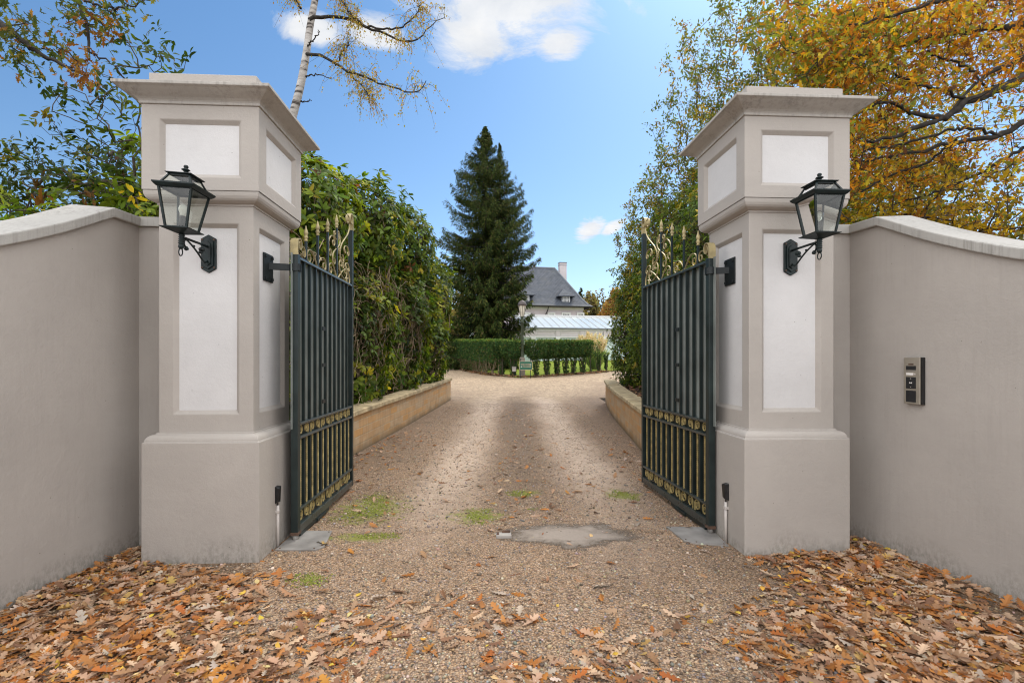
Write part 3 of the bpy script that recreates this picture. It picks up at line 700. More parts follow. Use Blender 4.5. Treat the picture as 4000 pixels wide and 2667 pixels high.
def gate(loc, direction, m_, label):
    LEN = 1.585; root = thing('gate_leaf', label, 'gate', (loc[0], loc[1], 0), math.atan2(direction[1], direction[0]), 'iron gates')
    gp = M['gate_paint']
    Y = lambda y: y * m_            # +y = towards the pillar side
    side = (0, 1, 0)
    # stiles
    st = MB().box((0, 0, 1.21), (.06, .06, 2.33)).obj('hinge_stile', gp, root, bevel=.005)
    MB().lathe([(.024, .0), (.024, .05)], (0, 0, 0), 12).obj('pivot_pin', M['steel'], st, True)
    MB().box((0, 0, .062), (.068, .068, .025)).obj('rusty_foot', M['rust'], st)
    MB().box((LEN, 0, 1.52), (.045, .05, 2.94)).obj('meeting_stile', gp, root, bevel=.004)
    x0, x1 = .03, LEN - .0225; W = x1 - x0; xc = (x0 + x1) / 2
    for z, h in ((2.352, .022), (.962, .022), (.845, .022), (.245, .022)):
        MB().box((xc, 0, z), (W, .045, h)).obj('rail', M['gate_rail'], root, bevel=.003)
    MB().box((xc, 0, .085), (W, .05, .065)).obj('bottom_rail', M['gate_rail'], root, bevel=.004)
    MB().box((.42, Y(-.004), .033), (.72, .03, .036)).box((.55, Y(-.008), .028), (.22, .045, .028)).obj('lever_arm', gp, root, bevel=.003)
    # sheets behind the bars
    MB().box((xc, Y(.026), 1.655), (W, .004, 1.37)).obj('backing_sheet', M['gate_sheet'], root)
    MB().box((xc, Y(.027), .540), (W, .004, .84)).obj('backing_sheet', M['gate_paint'], root)
    MB().box((-.045, Y(.012), 1.655), (.035, .006, 1.45)).obj('edge_strip', M['gate_sheet'], root)
    nb = 10; sp = W / (nb + 1)
    for i in range(nb):
        x = x0 + sp * (i + 1)
        MB().box((x, 0, 1.657), (.017, .026, 1.366)).obj('bar', gp, root)
        MB().box((x, 0, .545), (.017, .026, .576)).obj('bar', gp, root)
    for z in (1.80, 1.45, 1.10):
        MB().box((x0 + sp * 4.5, Y(-.004), z), (sp * .6, .014, .035)).obj('clip', M['black_iron'], root)
    # twisted bars and the scroll bands
    for i in range(nb + 1):
        x = x0 + sp * (i + .5)
        zz = np.linspace(.256, .834, 60); mb = MB(); v = []
        for z in zz:
            a = z * 2 * PI / .075
            for k in range(4): v.append([x + .0088 * math.cos(a + k * PI / 2), .0088 * math.sin(a + k * PI / 2), z])
        q = np.arange(59)[:, None] * 4; j = np.arange(4)[None]; kk = (j + 1) % 4
        mb.add(v, np.stack([q + j, q + kk, q + 4 + kk, q + 4 + j], -1).reshape(-1, 4)); mb.obj('twisted_bar', M['gold_aged'], root)
        for zb, zt in ((.857, .951), (.119, .233)):
            h = zt - zb; hd = 1 if i % 2 else -1
            a = np.linspace(0, 1, 60); r_ = .0115 + (.052 - .0115) * (1 - a) ** .8
            r_ = np.minimum(r_, .058) * (h / .114); ang = PI / 2 * (1 - 1) + (0 if hd > 0 else PI) + hd * a * 2 * PI * 1.6
            cz = (zb + zt) / 2
            P = np.stack([x + r_ * np.cos(ang) * .92, 0 * a, cz + r_ * np.sin(ang) * 1.02], 1)
            leg = np.array([[P[0, 0], 0, zb + .001]])
            P = np.concatenate([leg, P]); MB().ribbon(P, side, .012, .006).obj('scroll', M['gold_aged'], root)
    # finial bars rising above the top rail
    fin = [(.0045, 0), (.012, .003), (.012, .012), (.008, .018), (.014, .028), (.016, .040), (.009, .052), (.013, .060), (.016, .075), (.011, .095), (.006, .115), (.001, .140)]
    for x, zt in ((.226, 2.677), (.516, 2.80), (.793, 2.905), (1.072, 3.02)):
        b = MB().box((x, 0, (2.363 + zt - .135) / 2), (.018, .018, zt - .135 - 2.363)).obj('finial_bar', gp, root)
        MB().lathe([(a * 1.25, b) for a, b in fin], (x, 0, zt - .14), 10).obj('spear_finial', M['gold'], b, True)
    G = M['gold']
    def add(P2, w=.013, t_=.005):
        P = np.stack([P2[:, 0], 0 * P2[:, 0], P2[:, 1]], 1); MB().ribbon(P, side, w, t_).obj('top_scroll', G, root)
    # broad strap curling off the hinge stile
    a = np.linspace(0, 1, 60); base = np.array([[-.026, 2.37], [-.027, 2.43]])
    r_ = .052 - .030 * a; an = PI - a * 2 * PI * 1.25
    cur = np.stack([.025 + r_ * np.cos(an), 2.46 + r_ * np.sin(an) * 1.1], 1); add(np.concatenate([base, cur]), .062, .008)
    # small scrolls along the rail (foot on the rail, curl upward), after the photograph's order
    add(hook((.03, 2.40), (.185, 2.435), -1, 1.2, 1.5)); add(hook((.50, 2.366), (.29, 2.435), 1, 1.2, 1.5)); 
    add(hook((.50, 2.366), (.70, 2.435), -1, 1.2, 1.5)); add(hook((1.06, 2.366), (.87, 2.435), 1, 1.2, 1.5))
    # tall scrolls between the last bars and the meeting stile
    add(scurve((.845, 2.585), (.985, 2.72), 'C', -1, 1.25)); add(scurve((.985, 2.545), (1.16, 2.80), 'S', 1, 1.1)); add(scurve((1.02, 2.80), (1.135, 2.83), 'C', 1, 1.1))
    add(scurve((1.17, 2.66), (1.30, 2.53), 'S', -1, 1.1)); add(scurve((1.26, 2.64), (1.48, 3.06), 'S', 1, 1.05))
    add(scurve((1.36, 2.72), (1.49, 2.70), 'C', -1, 1.2)); add(scurve((1.20, 2.52), (1.40, 2.47), 'C', 1, 1.2)); add(hook((1.12, 2.37), (1.49, 2.415), -1, 1.2)); add(scurve((1.40, 2.55), (1.50, 2.52), 'C', -1, 1.2))
    cap = np.stack([LEN + .022 - .0 * a, 2.985 + a * .10], 1)
    r_ = .058 - .034 * a; an = a * 2 * PI * 1.25
    add(np.concatenate([cap[::6], np.stack([LEN - .036 + r_ * np.cos(an), 3.105 + r_ * np.sin(an) * 1.25], 1)]), .05, .008)
    return root
gate((-1.80, 4.09), (-.038, 1), 1, 'open iron gate leaf with gold scrolls hung on the left pillar')
gate((1.715, 4.25), (-.095, 1), -1, 'open iron gate leaf with gold scrolls hung on the right pillar')
# hinge brackets bolted to the pillars
def hinge(px, py, sx, hx, hy, pil):
    Mi = Matrix.Rotation(-TH, 2); l = Mi @ Vector((px - pil.location.x, py - pil.location.y))
    pl = MB().box((sx * .006, 0, 0), (.012, .17, .225)).obj('hinge', M['black_iron'], pil, bevel=.002); pl.location = (l.x, l.y, 2.25)
    for y in (-.062, .062):
        for z in (-.088, .088): MB().box((sx * .017, y, z), (.012, .022, .022)).obj('bolt', M['black_iron'], pl, bevel=.002)
    d = Mi @ Vector((hx - px, hy - py)); L = d.length; a = math.atan2(d.y, d.x)
    MB().box((d.x * .47, d.y * .5, .015), (L * .98, .012, .055), Matrix.Rotation(a, 3, 'Z')).obj('strap', M['black_iron'], pl, bevel=.002)
    MB().lathe([(.047, -.014), (.047, .044)], (d.x, d.y, 0), 14).obj('collar', M['black_iron'], pl)
sL = np.array(PL) + np.array([math.cos(TH), math.sin(TH)]) * .317 + e2 * -.04
sR = np.array(PR) - np.array([math.cos(TH), math.sin(TH)]) * .317 + e2 * -.0
hinge(sL[0], sL[1], 1, -1.80, 4.09, pilL)
hinge(sR[0], sR[1], -1, 1.715, 4.25, pilR)

# photocells on conduits at the foot of the pillars
def sensor(p, rz, label):
    root = thing('gate_sensor', label, 'sensor', p, rz, 'gate sensors')
    MB().lathe([(.012, -.02), (.012, .335)], (-.016, 0, 0), 10).obj('conduit', M['pvc'], root, True)
    MB().box((-.014, 0, .285), (.030, .034, .022)).obj('pipe_clip', M['pvc'], root, bevel=.002)
    MB().lathe([(.006, .33), (.006, .36)], (-.016, 0, 0), 8).obj('cable', M['black_plastic'], root)
    v = [[0, -.027, .35], [0, .027, .35], [0, .027, .49], [0, -.027, .49], [-.034, -.012, .36], [-.034, .024, .37], [-.040, .027, .475], [-.036, -.018, .488]]
    MB().add(v, np.array([[0, 1, 2, 3], [4, 7, 6, 5], [0, 4, 5, 1], [1, 5, 6, 2], [2, 6, 7, 3], [3, 7, 4, 0]])).obj('housing', M['black_plastic'], root, bevel=.005)
sensor((-1.895 , 3.945, 0), PI + TH, 'black photocell on a pale conduit at the foot of the left pillar')
sensor((1.772, 4.04, 0), TH, 'black photocell on a pale conduit at the foot of the right pillar')

# steel covers over the gate motors
def cover(poly, label):
    root = thing('motor_cover', label, 'ground cover', (poly[0][0], poly[0][1], 0), 0, 'steel covers by the gates')
    pp = [(a - poly[0][0], b - poly[0][1]) for a, b in poly]
    MB().prism(pp, -.01, .012).obj('lid', M['steel'], root, bevel=.002)
    c = np.mean(pp, 0)
    for a in pp: MB().lathe([(.007, .012), (.006, .016), (.002, .017)], (a[0] * .86 + c[0] * .14, a[1] * .86 + c[1] * .14, 0), 8).obj('screw', M['rust'], root)
cover([(-1.86, 3.86), (-1.545, 3.86), (-1.50, 3.93), (-1.57, 4.29), (-1.88, 4.29)], 'bare steel cover plate on the gravel beneath the left gate')
cover([(1.50, 4.0), (1.74, 3.95), (1.76, 4.38), (1.38, 4.40), (1.42, 4.06)], 'gravel strewn steel cover plate beneath the right gate')
gs = thing('gate_stop', 'small rusty iron gate stop set in the middle of the drive', 'gate stop', (-.07, 4.17, 0), .05)
MB().box((0, 0, .012), (.13, .085, .03)).obj('base', M['concrete'], gs, bevel=.006)
MB().box((.02, .03, .036), (.07, .02, .02)).box((-.05, .0, .03), (.02, .05, .012)).obj('catch', M['rust'], gs, bevel=.003)

# ================================================================== LOW STONE WALLS
def low_wall(W, sgn, label):
    root = thing('low_wall', label, 'low wall', (W[0, 0], W[0, 1], 0), 0, 'low stone walls')
    d = np.r_[0, np.cumsum(np.linalg.norm(np.diff(W, axis=0), axis=1))]
    s = np.linspace(0, d[-1], 60); X = np.interp(s, d, W[:, 0]); Yv = np.interp(s, d, W[:, 1])
    for _ in range(6): X[1:-1] = (X[:-2] + 2 * X[1:-1] + X[2:]) / 4
    P = np.stack([X, Yv], 1); T = np.gradient(P, axis=0); T /= np.linalg.norm(T, axis=1)[:, None]
    N = np.stack([T[:, 1], -T[:, 0]], 1) * (-sgn)     # towards the drive
    N = N if (N[0, 0] * sgn < 0) else -N
    H = .60; O = P[0]; v = []; uv = []
    for i in range(60):
        g = terr(P[i, 1]); a = P[i] - O; b = a - N[i] * .24
        v += [[a[0], a[1], g - .1], [a[0], a[1], g + H], [b[0], b[1], g - .1], [b[0], b[1], g + H]]
        uv += [[s[i], -.1], [s[i], H], [s[i], -.1], [s[i], H]]
    f = []
    for i in range(59):
        a = 4 * i; b = a + 4; f += [[a, b, b + 1, a + 1], [a + 2, a + 3, b + 3, b + 2], [a + 1, b + 1, b + 3, a + 3]]
    n0 = len(v)
    e = v[-4:]; v += [list(q) for q in e]; uv += [[s[-1], -.1], [s[-1], H], [s[-1] + .24, -.1], [s[-1] + .24, H]]
    f.append([n0, n0 + 2, n0 + 3, n0 + 1])
    if sgn > 0: f = [q[::-1] for q in f]
    MB().add(v, np.array(f)).obj('masonry', M['brick_wall'], root, uv=np.array(uv))
    mb = MB(); k = 0; sl = .0
    while sl < d[-1] - .1:
        ln = min(R.uniform(.50, .66), d[-1] + .03 - sl); dz = R.normal() * .003; vv = []; m_ = 6
        for q in np.linspace(sl + .006, sl + ln - .006, m_):
            px, py = np.interp(q, s, P[:, 0]), np.interp(q, s, P[:, 1]); nx, ny = np.interp(q, s, N[:, 0]), np.interp(q, s, N[:, 1])
            if q > d[-1]: px += T[-1, 0] * (q - d[-1]); py += T[-1, 1] * (q - d[-1])
            g = terr(py) + H + dz
            for o_, zz in ((.045, .003), (.045, .062), (.03, .075), (-.27, .085), (-.285, .003)):
                vv.append([px - O[0] + nx * o_, py - O[1] + ny * o_, g + zz])
        ff = [np.array([[5 * i + j, 5 * i + (j + 1) % 5, 5 * i + 5 + (j + 1) % 5, 5 * i + 5 + j] for i in range(m_ - 1) for j in range(5)]), np.arange(5)[::-1][None], (np.arange(5) + 5 * (m_ - 1))[None]]
        mb.add(vv, ff); sl += ln
    mb.obj('coping', M['stone_coping'], root)
low_wall(LW, -1, 'low tan stone wall with coping below the left rhododendrons')
low_wall(RW, 1, 'low curving tan stone wall with coping below the right shrubs')

# ================================================================== SIGN, LAMP POST
def text_mesh(txt, size, m, parent, name, x, z, y):
    cu = bpy.data.curves.new(name, 'FONT'); cu.body = txt; cu.size = size; cu.align_x = 'LEFT'; cu.align_y = 'CENTER'; cu.extrude = .001; cu.offset = .0015
    o = bpy.data.objects.new(name + '_tmp', cu); C.objects.link(o)
    dg = bpy.context.evaluated_depsgraph_get(); me = bpy.data.meshes.new_from_object(o.evaluated_get(dg)); bpy.data.objects.remove(o); bpy.data.curves.remove(cu)
    me.name = name; me.materials.clear(); me.materials.append(m)
    q = link(name, me, parent); q.rotation_euler = (PI / 2, 0, 0)
    w = max(v_.co.x for v_ in me.vertices); q.location = (x, y, z); return q, w
SY = 25.0; SX = (2054 - 2000) / 1921 * SY; sg = float(terr(SY))
s_ = thing('direction_sign', 'green sign with cream border pointing to the main house and the lodge', 'sign', (SX, SY, sg), .0)
def rrect(w, h, c): return [(-w + c, -h), (w - c, -h), (w, -h + c), (w, h - c), (w - c, h), (-w + c, h), (-w, h - c), (-w, -h + c)]
def plate(w, h, c, y0, y1, zc):
    p_ = rrect(w, h, c); n = len(p_); v = [[a, y0, zc + b] for a, b in p_] + [[a, y1, zc + b] for a, b in p_]
    return MB().add(v, [np.array([[i, n + i, n + (i + 1) % n, (i + 1) % n] for i in range(n)]), np.arange(n)[None], (np.arange(n) + n)[::-1][None]])
zc = .635
plate(.335, .225, .05, 0, -.02, zc).obj('border', M['sign_cream'], s_)
bd = plate(.318, .208, .045, -.019, -.023, zc).obj('board', M['sign_green'], s_)
text_mesh('MAIN HOUSE', .076, M['sign_cream'], bd, 'lettering', -.255, zc + .055, -.026)
text_mesh('THE LODGE', .076, M['sign_cream'], bd, 'lettering', -.155, zc - .055, -.026)
def arrow(x, z, d):
    v = [[x - d * .04, -.026, z + .012], [x - d * .04, -.026, z - .012], [x, -.026, z - .012], [x, -.026, z - .03], [x + d * .04, -.026, z], [x, -.026, z + .03], [x, -.026, z + .012]]
    MB().add(v, np.array([[0, 1, 2, 3, 4, 5, 6]])).obj('arrow', M['sign_white'], bd)
arrow(.245, zc + .055, 1); arrow(-.225, zc - .055, -1)
for x in (-.265, .235):
    p_ = MB().box((x, .012, .46), (.032, .032, .94)).obj('post', M['gate_paint'], s_)
    MB().lathe([(.012, .93), (.026, .945), (.03, .96), (.02, .985), (.002, .995)], (x, .012, 0), 10).obj('post_cap', M['gate_paint'], p_, True)
LY = 25.6; LX = (2040 - 2000) / 1921 * LY
lp = thing('lamp_post', 'green weathered lamp post with domed lantern rising out of the hedge', 'lamp post', (LX, LY, float(terr(LY))))
MB().sqlathe([(.155, -.1), (.15, .5), (.135, 1.0), (.10, 1.05)]).obj('wooden_base', M['post_wood'], lp, bevel=.01)
z_l = CAMH + (1405 - 1236) / 1921 * LY - float(terr(LY))
MB().lathe([(.085, 1.0), (.08, 1.1), (.072, z_l - .35), (.095, z_l - .33), (.095, z_l - .27), (.06, z_l - .24), (.055, z_l - .1), (.09, z_l - .03), (.09, z_l)], n=14).obj('post', M['lamp_post_paint'], lp, True)
q = .0133
MB().lathe([(.085, z_l), (.20, z_l + .56)], n=8).obj('glass', M['lantern_milk'], lp)
mb = MB()
for a in np.arange(8) * PI / 4: mb.tube([(.088 * math.cos(a), .088 * math.sin(a), z_l), (.203 * math.cos(a), .203 * math.sin(a), z_l + .56)], .011, 5)
mb.obj('glazing_bar', M['dome'], lp)
MB().lathe([(.235, z_l + .55), (.24, z_l + .60), (.225, z_l + .66), (.18, z_l + .75), (.10, z_l + .81), (.03, z_l + .83), (.02, z_l + .86), (.001, z_l + .87)], n=16).obj('domed_cap', M['dome'], lp, True)
jb = thing('junction_box', 'small grey utility box on a short leg beside the lamp post base', 'utility box', (LX - .42, LY - .05, float(terr(LY))))
MB().box((0, 0, .42), (.20, .14, .24)).obj('casing', M['box_grey'], jb, bevel=.01)
MB().box((0, -.02, .55), (.22, .18, .02)).obj('lid', M['box_grey'], jb)
MB().tube([(0, 0, 0), (0, 0, .3)], .02, 6).obj('leg', M['black_iron'], jb)

# ================================================================== HOUSE AND CONSERVATORY
HR = .19; hx, hy = 9.6, 58.8          # right front corner of the house at eaves
he1 = np.array([math.cos(HR), math.sin(HR)]); he2 = np.array([-he1[1], he1[0]])
hb = float(terr(58))
ho = thing('house', 'pale two storey house with steep slate hipped roof and dormers behind the conservatory', 'house', (hx, hy, 0), HR)
EZ = 7.86; W_, D_ = 12.0, 12.0; OV = .85; RZ = 13.6
MB().box((-W_ / 2 - OV, D_ / 2 + OV, (hb - .5 + EZ) / 2), (W_, D_, EZ - hb + .5)).obj('wall', M['house_wall'], ho)
MB().box((-W_ / 2 - OV, OV - .03, EZ - .22), (W_ + .1, .10, .30)).obj('cornice_band', M['house_white'], ho)
# hipped, bell-cast roof (front, sides, back rings)
rings = [(0, EZ), (.55, EZ + .30), (1.3, EZ + 1.0), (5.4, RZ - .02)]
x0_, x1_ = -W_ - 2 * OV, 0.; y0_, y1_ = 0, D_ + 2 * OV
hipx = 2.75
v = []; uv = []; f = []
def rp(k, i):
    ins, z = rings[i]; fx = ins / 5.4 * hipx
    xs_ = (x0_ + fx, x1_ - fx); ys_ = (y0_ + ins * (y1_ / 2 - .15) / 5.4, y1_ - ins * (y1_ / 2 - .15) / 5.4)
    return [(xs_[0], ys_[0], z), (xs_[1], ys_[0], z), (xs_[1], ys_[1], z), (xs_[0], ys_[1], z)][k]
for side_ in range(4):
    sl = 0
    for i in range(3):
        a, b = rp(side_, i), rp((side_ + 1) % 4, i); c, d_ = rp((side_ + 1) % 4, i + 1), rp(side_, i + 1)
        L2 = np.linalg.norm((np.array(a) + b) / 2 - (np.array(c) + d_) / 2)
        n0 = len(v); v += [a, b, c, d_]
        ax = 0 if side_ % 2 == 0 else 1
        uv += [(a[ax], sl), (b[ax], sl), (c[ax], sl + L2), (d_[ax], sl + L2)]; sl += L2
        f.append([n0, n0 + 1, n0 + 2, n0 + 3])
n0 = len(v); v += [rp(k, 3) for k in range(4)]; uv += [(0, 0)] * 4; f.append([n0, n0 + 1, n0 + 2, n0 + 3])
n0 = len(v); v += [rp(k, 0) for k in range(4)]; uv += [(0, 0)] * 4; f.append([n0 + 3, n0 + 2, n0 + 1, n0])
rf = MB().add(v, np.array(f)).obj('roof', M['slate'], ho, uv=np.array(uv))
rt = MB()
rt.tube([rp(0, 3), rp(1, 3)], .10, 8); rt.tube([rp(1, 0), rp(1, 1), rp(1, 2), rp(1, 3)], .09, 8); rt.tube([rp(0, 0), rp(0, 1), rp(0, 2), rp(0, 3)], .09, 8)
rt.obj('ridge_tiles', M['lead'], rf)
gt = MB().tube([(x0_ - .05, -.06, EZ - .03), (x1_ + .05, -.06, EZ - .03)], .085, 8).tube([(x1_ + .06, -.05, EZ - .03), (x1_ + .06, y1_, EZ - .03)], .085, 8).obj('gutter', M['gutter'], ho)
def hloc(px, Yd):      # x along the house front for a measured column
    # point on front wall plane (offset d behind the eaves line) with given image column
    pass
def on_front(px, off):  # full-frame column -> local x on plane parallel to the front, `off` behind the eaves
    r_ = (px - 2000) / 1921.
    o_ = np.array([hx, hy]) + he2 * off
    k = (r_ * o_[1] - o_[0]) / (he1[0] - r_ * he1[1]); p_ = o_ + he1 * k
    return k, p_[1]
def zrow(py, Yd): return CAMH + (1405 - py) / 1921. * Yd
def glazed(name, x, y, z0, z1, w, cols, rows, parent, casing=.12):
    fr = MB(); zc_ = (z0 + z1) / 2; h = z1 - z0
    for sx in (-1, 1): fr.box((x + sx * (w / 2 - casing / 2), y, zc_), (casing, .10, h))
    for zz in (z0 + casing / 2, z1 - casing / 2): fr.box((x, y - .002, zz), (w - .01, .10, casing))
    iw, ih = w - 2 * casing, h - 2 * casing
    for i in range(1, cols): fr.box((x - iw / 2 + iw * i / cols, y - .01, zc_), (.07 if i == cols / 2 else .04, .05, ih))
    for i in range(1, rows): fr.box((x, y - .013, z0 + casing + ih * i / rows), (iw, .045, .04))
    o = fr.obj(name, M['white_paint'], parent)
    MB().box((x, y + .03, zc_), (iw, .01, ih)).obj('pane', M['window_pane'], o)
    return o
for pa, pb in ((2140, 2169), (2193, 2229), (2253, 2282), (2040, 2072)):
    xa, ya = on_front(pa, OV - .03); xb, _ = on_front(pb, OV - .03)
    zt = zrow(1219.5, ya); glazed('window', (xa + xb) / 2, OV - .05, zt - 1.75, zt, xb - xa, 4, 4, ho, .20)
xa, ya = on_front(2132, OV); MB().tube([(xa + .1, -.02, EZ - .05), (xa + .1, .3, EZ - .5), (xa, OV - .09, EZ - .9), (xa, OV - .09, hb)], .065, 6).obj('downpipe', M['gutter'], ho)
xa, ya = on_front(2296, OV); zl = zrow(1217, ya)
fl = MB().lathe([(.03, -.14), (.16, -.10), (.17, .08), (.05, .12)], (xa, OV - .2, zl), 10).obj('floodlight', M['box_grey'], ho, True)
def dormer(pa, pb, pt, pbm, papex):
    off = 1.1
    xa, ya = on_front(pa, off); xb, _ = on_front(pb, off); zt, zb = zrow(pt, ya), zrow(pbm, ya); zap = zrow(papex, ya + 1.6)
    xm = (xa + xb) / 2; w = xb - xa
    d = MB().box((xm, off + 1.4, (zt + zb) / 2), (w + .22, 2.6, zt - zb + .1)).obj('dormer', M['lead'], rf)
    glazed('dormer_window', xm, off + .04, zb, zt, w, 4, 4, d, .09)
    e = w / 2 + .62; ev = zt + .06; v = [[xm - e, off - .42, ev], [xm + e, off - .42, ev], [xm + e, off + 3.2, ev], [xm - e, off + 3.2, ev], [xm, off + 1.2, zap], [xm, off + 3.2, zap],
         [xm - e, off - .42, ev - .08], [xm + e, off - .42, ev - .08], [xm + e, off + 3.2, ev - .08], [xm - e, off + 3.2, ev - .08]]
    u = [[p[0] + (p[1] if False else 0), p[2] * 1.2] for p in v]
    MB().add(v, [np.array([[0, 1, 4], [2, 3, 5]]), np.array([[1, 2, 5, 4], [3, 0, 4, 5], [6, 7, 1, 0], [7, 8, 2, 1], [9, 6, 0, 3], [9, 8, 7, 6]])]).obj('dormer_roof', M['slate'], d, uv=np.array(u))
dormer(2198, 2225.5, 1158, 1185, 1129); dormer(2038, 2067.5, 1153, 1181, 1124)
xa, ya = on_front(2197, 7.2); zt = zrow(1026, ya)
ch = MB().box((xa, 7.2, (EZ + zt) / 2), (.95, .75, zt - EZ)).obj('chimney', M['frieze'], rf)
MB().box((xa, 7.2, zt - .06), (1.05, .85, .10)).box((xa, 7.2, zt - .40), (1.02, .82, .07)).obj('chimney_cap', M['lead'], ch)
# conservatory
cr = .19; co_x, co_y = (2096 - 2000) / 1921 * 42.2, 42.2
co = thing('conservatory', 'long white conservatory with sloping glass roof and panelled frieze in front of the house', 'conservatory', (co_x, co_y, 0), cr)
ce = zrow(1279, 42.2); ct_ = zrow(1231, 46.6) - .10; cb = float(terr(42)); LC = 14.; x0_ = -1.3; dpt = 4.2
n_b = 16; bw = .695
gl = MB().add([[x0_, 0, ce], [x0_ + n_b * bw, 0, ce], [x0_ + n_b * bw, dpt, ct_], [x0_, dpt, ct_]], np.array([[0, 1, 2, 3]])).obj('glass_roof', M['conservatory_glass'], co)
mb = MB()
for i in range(n_b + 1):
    x = x0_ + i * bw; mb.tube([(x, -.03, ce + .03), (x, dpt, ct_ + .03)], .026, 4)
mb.obj('glazing_bars', M['white_paint'], gl)
MB().box((x0_ + n_b * bw / 2, dpt, ct_ + .06), (n_b * bw, .16, .16)).obj('ridge_beam', M['white_paint'], co)
LW_ = n_b * bw; xm = x0_ + LW_ / 2
MB().box((xm, -.05, ce - .05), (LW_ + .1, .34, .09)).obj('gutter', M['lead'], co)
zf = zrow(1317, 42.2)
MB().box((xm, .12, (ce - .1 + zf) / 2), (LW_, .24, ce - .1 - zf)).obj('frieze', M['frieze'], co)
MB().box((xm, -.02, ce - .17), (LW_, .06, .12)).box((xm, -.02, zf + .05), (LW_, .07, .10)).obj('moulding', M['white_paint'], co)
px_cols = [(692 + 755) / 2 * .2168 + 2020, 250 * .2168 + 2020]
pitch = (1175 - 722) * .2168 / 1921 * 42.5; xcol = (2176.5 - 2000) / 1921 * 42.6 / math.cos(cr) - co_x / math.cos(cr) + .05
xs_c = [xcol + pitch * k for k in range(-1, 4)]
for x in xs_c:
    MB().box((x, -.04, (ce - .24 + zf + .1) / 2), (.34, .05, ce - .36 - zf)).obj('pilaster', M['frieze'], co)
    mb = MB().box((x, .08, (zf + cb) / 2 - .1), (.26, .24, zf - cb - .2)).box((x, .07, zf - .05), (.40, .36, .10)).box((x, .07, zf - .15), (.34, .32, .10)); mb.obj('column', M['white_paint'], co)
mb = MB(); tr_ = MB()
for a, b in zip(xs_c[:-1], xs_c[1:]):
    xm2 = (a + b) / 2; w = b - a - .5; zc_ = (ce + zf) / 2 - .06; h = ce - zf - .55
    for sx in (-1, 1): mb.box((xm2 + sx * w / 2, -.015, zc_), (.04, .04, h))
    for sz in (-1, 1): mb.box((xm2, -.017, zc_ + sz * h / 2), (w, .04, .04))
mb.obj('panel_moulding', M['house_white'], co)
MB().box((xm, .22, (zf + cb) / 2), (LW_, .04, zf - cb)).obj('side_glazing', M['conservatory_side'], co)
MB().box((xm, dpt + .1, (ct_ + cb) / 2), (LW_, .2, ct_ - cb)).obj('back_wall', M['house_wall'], co)

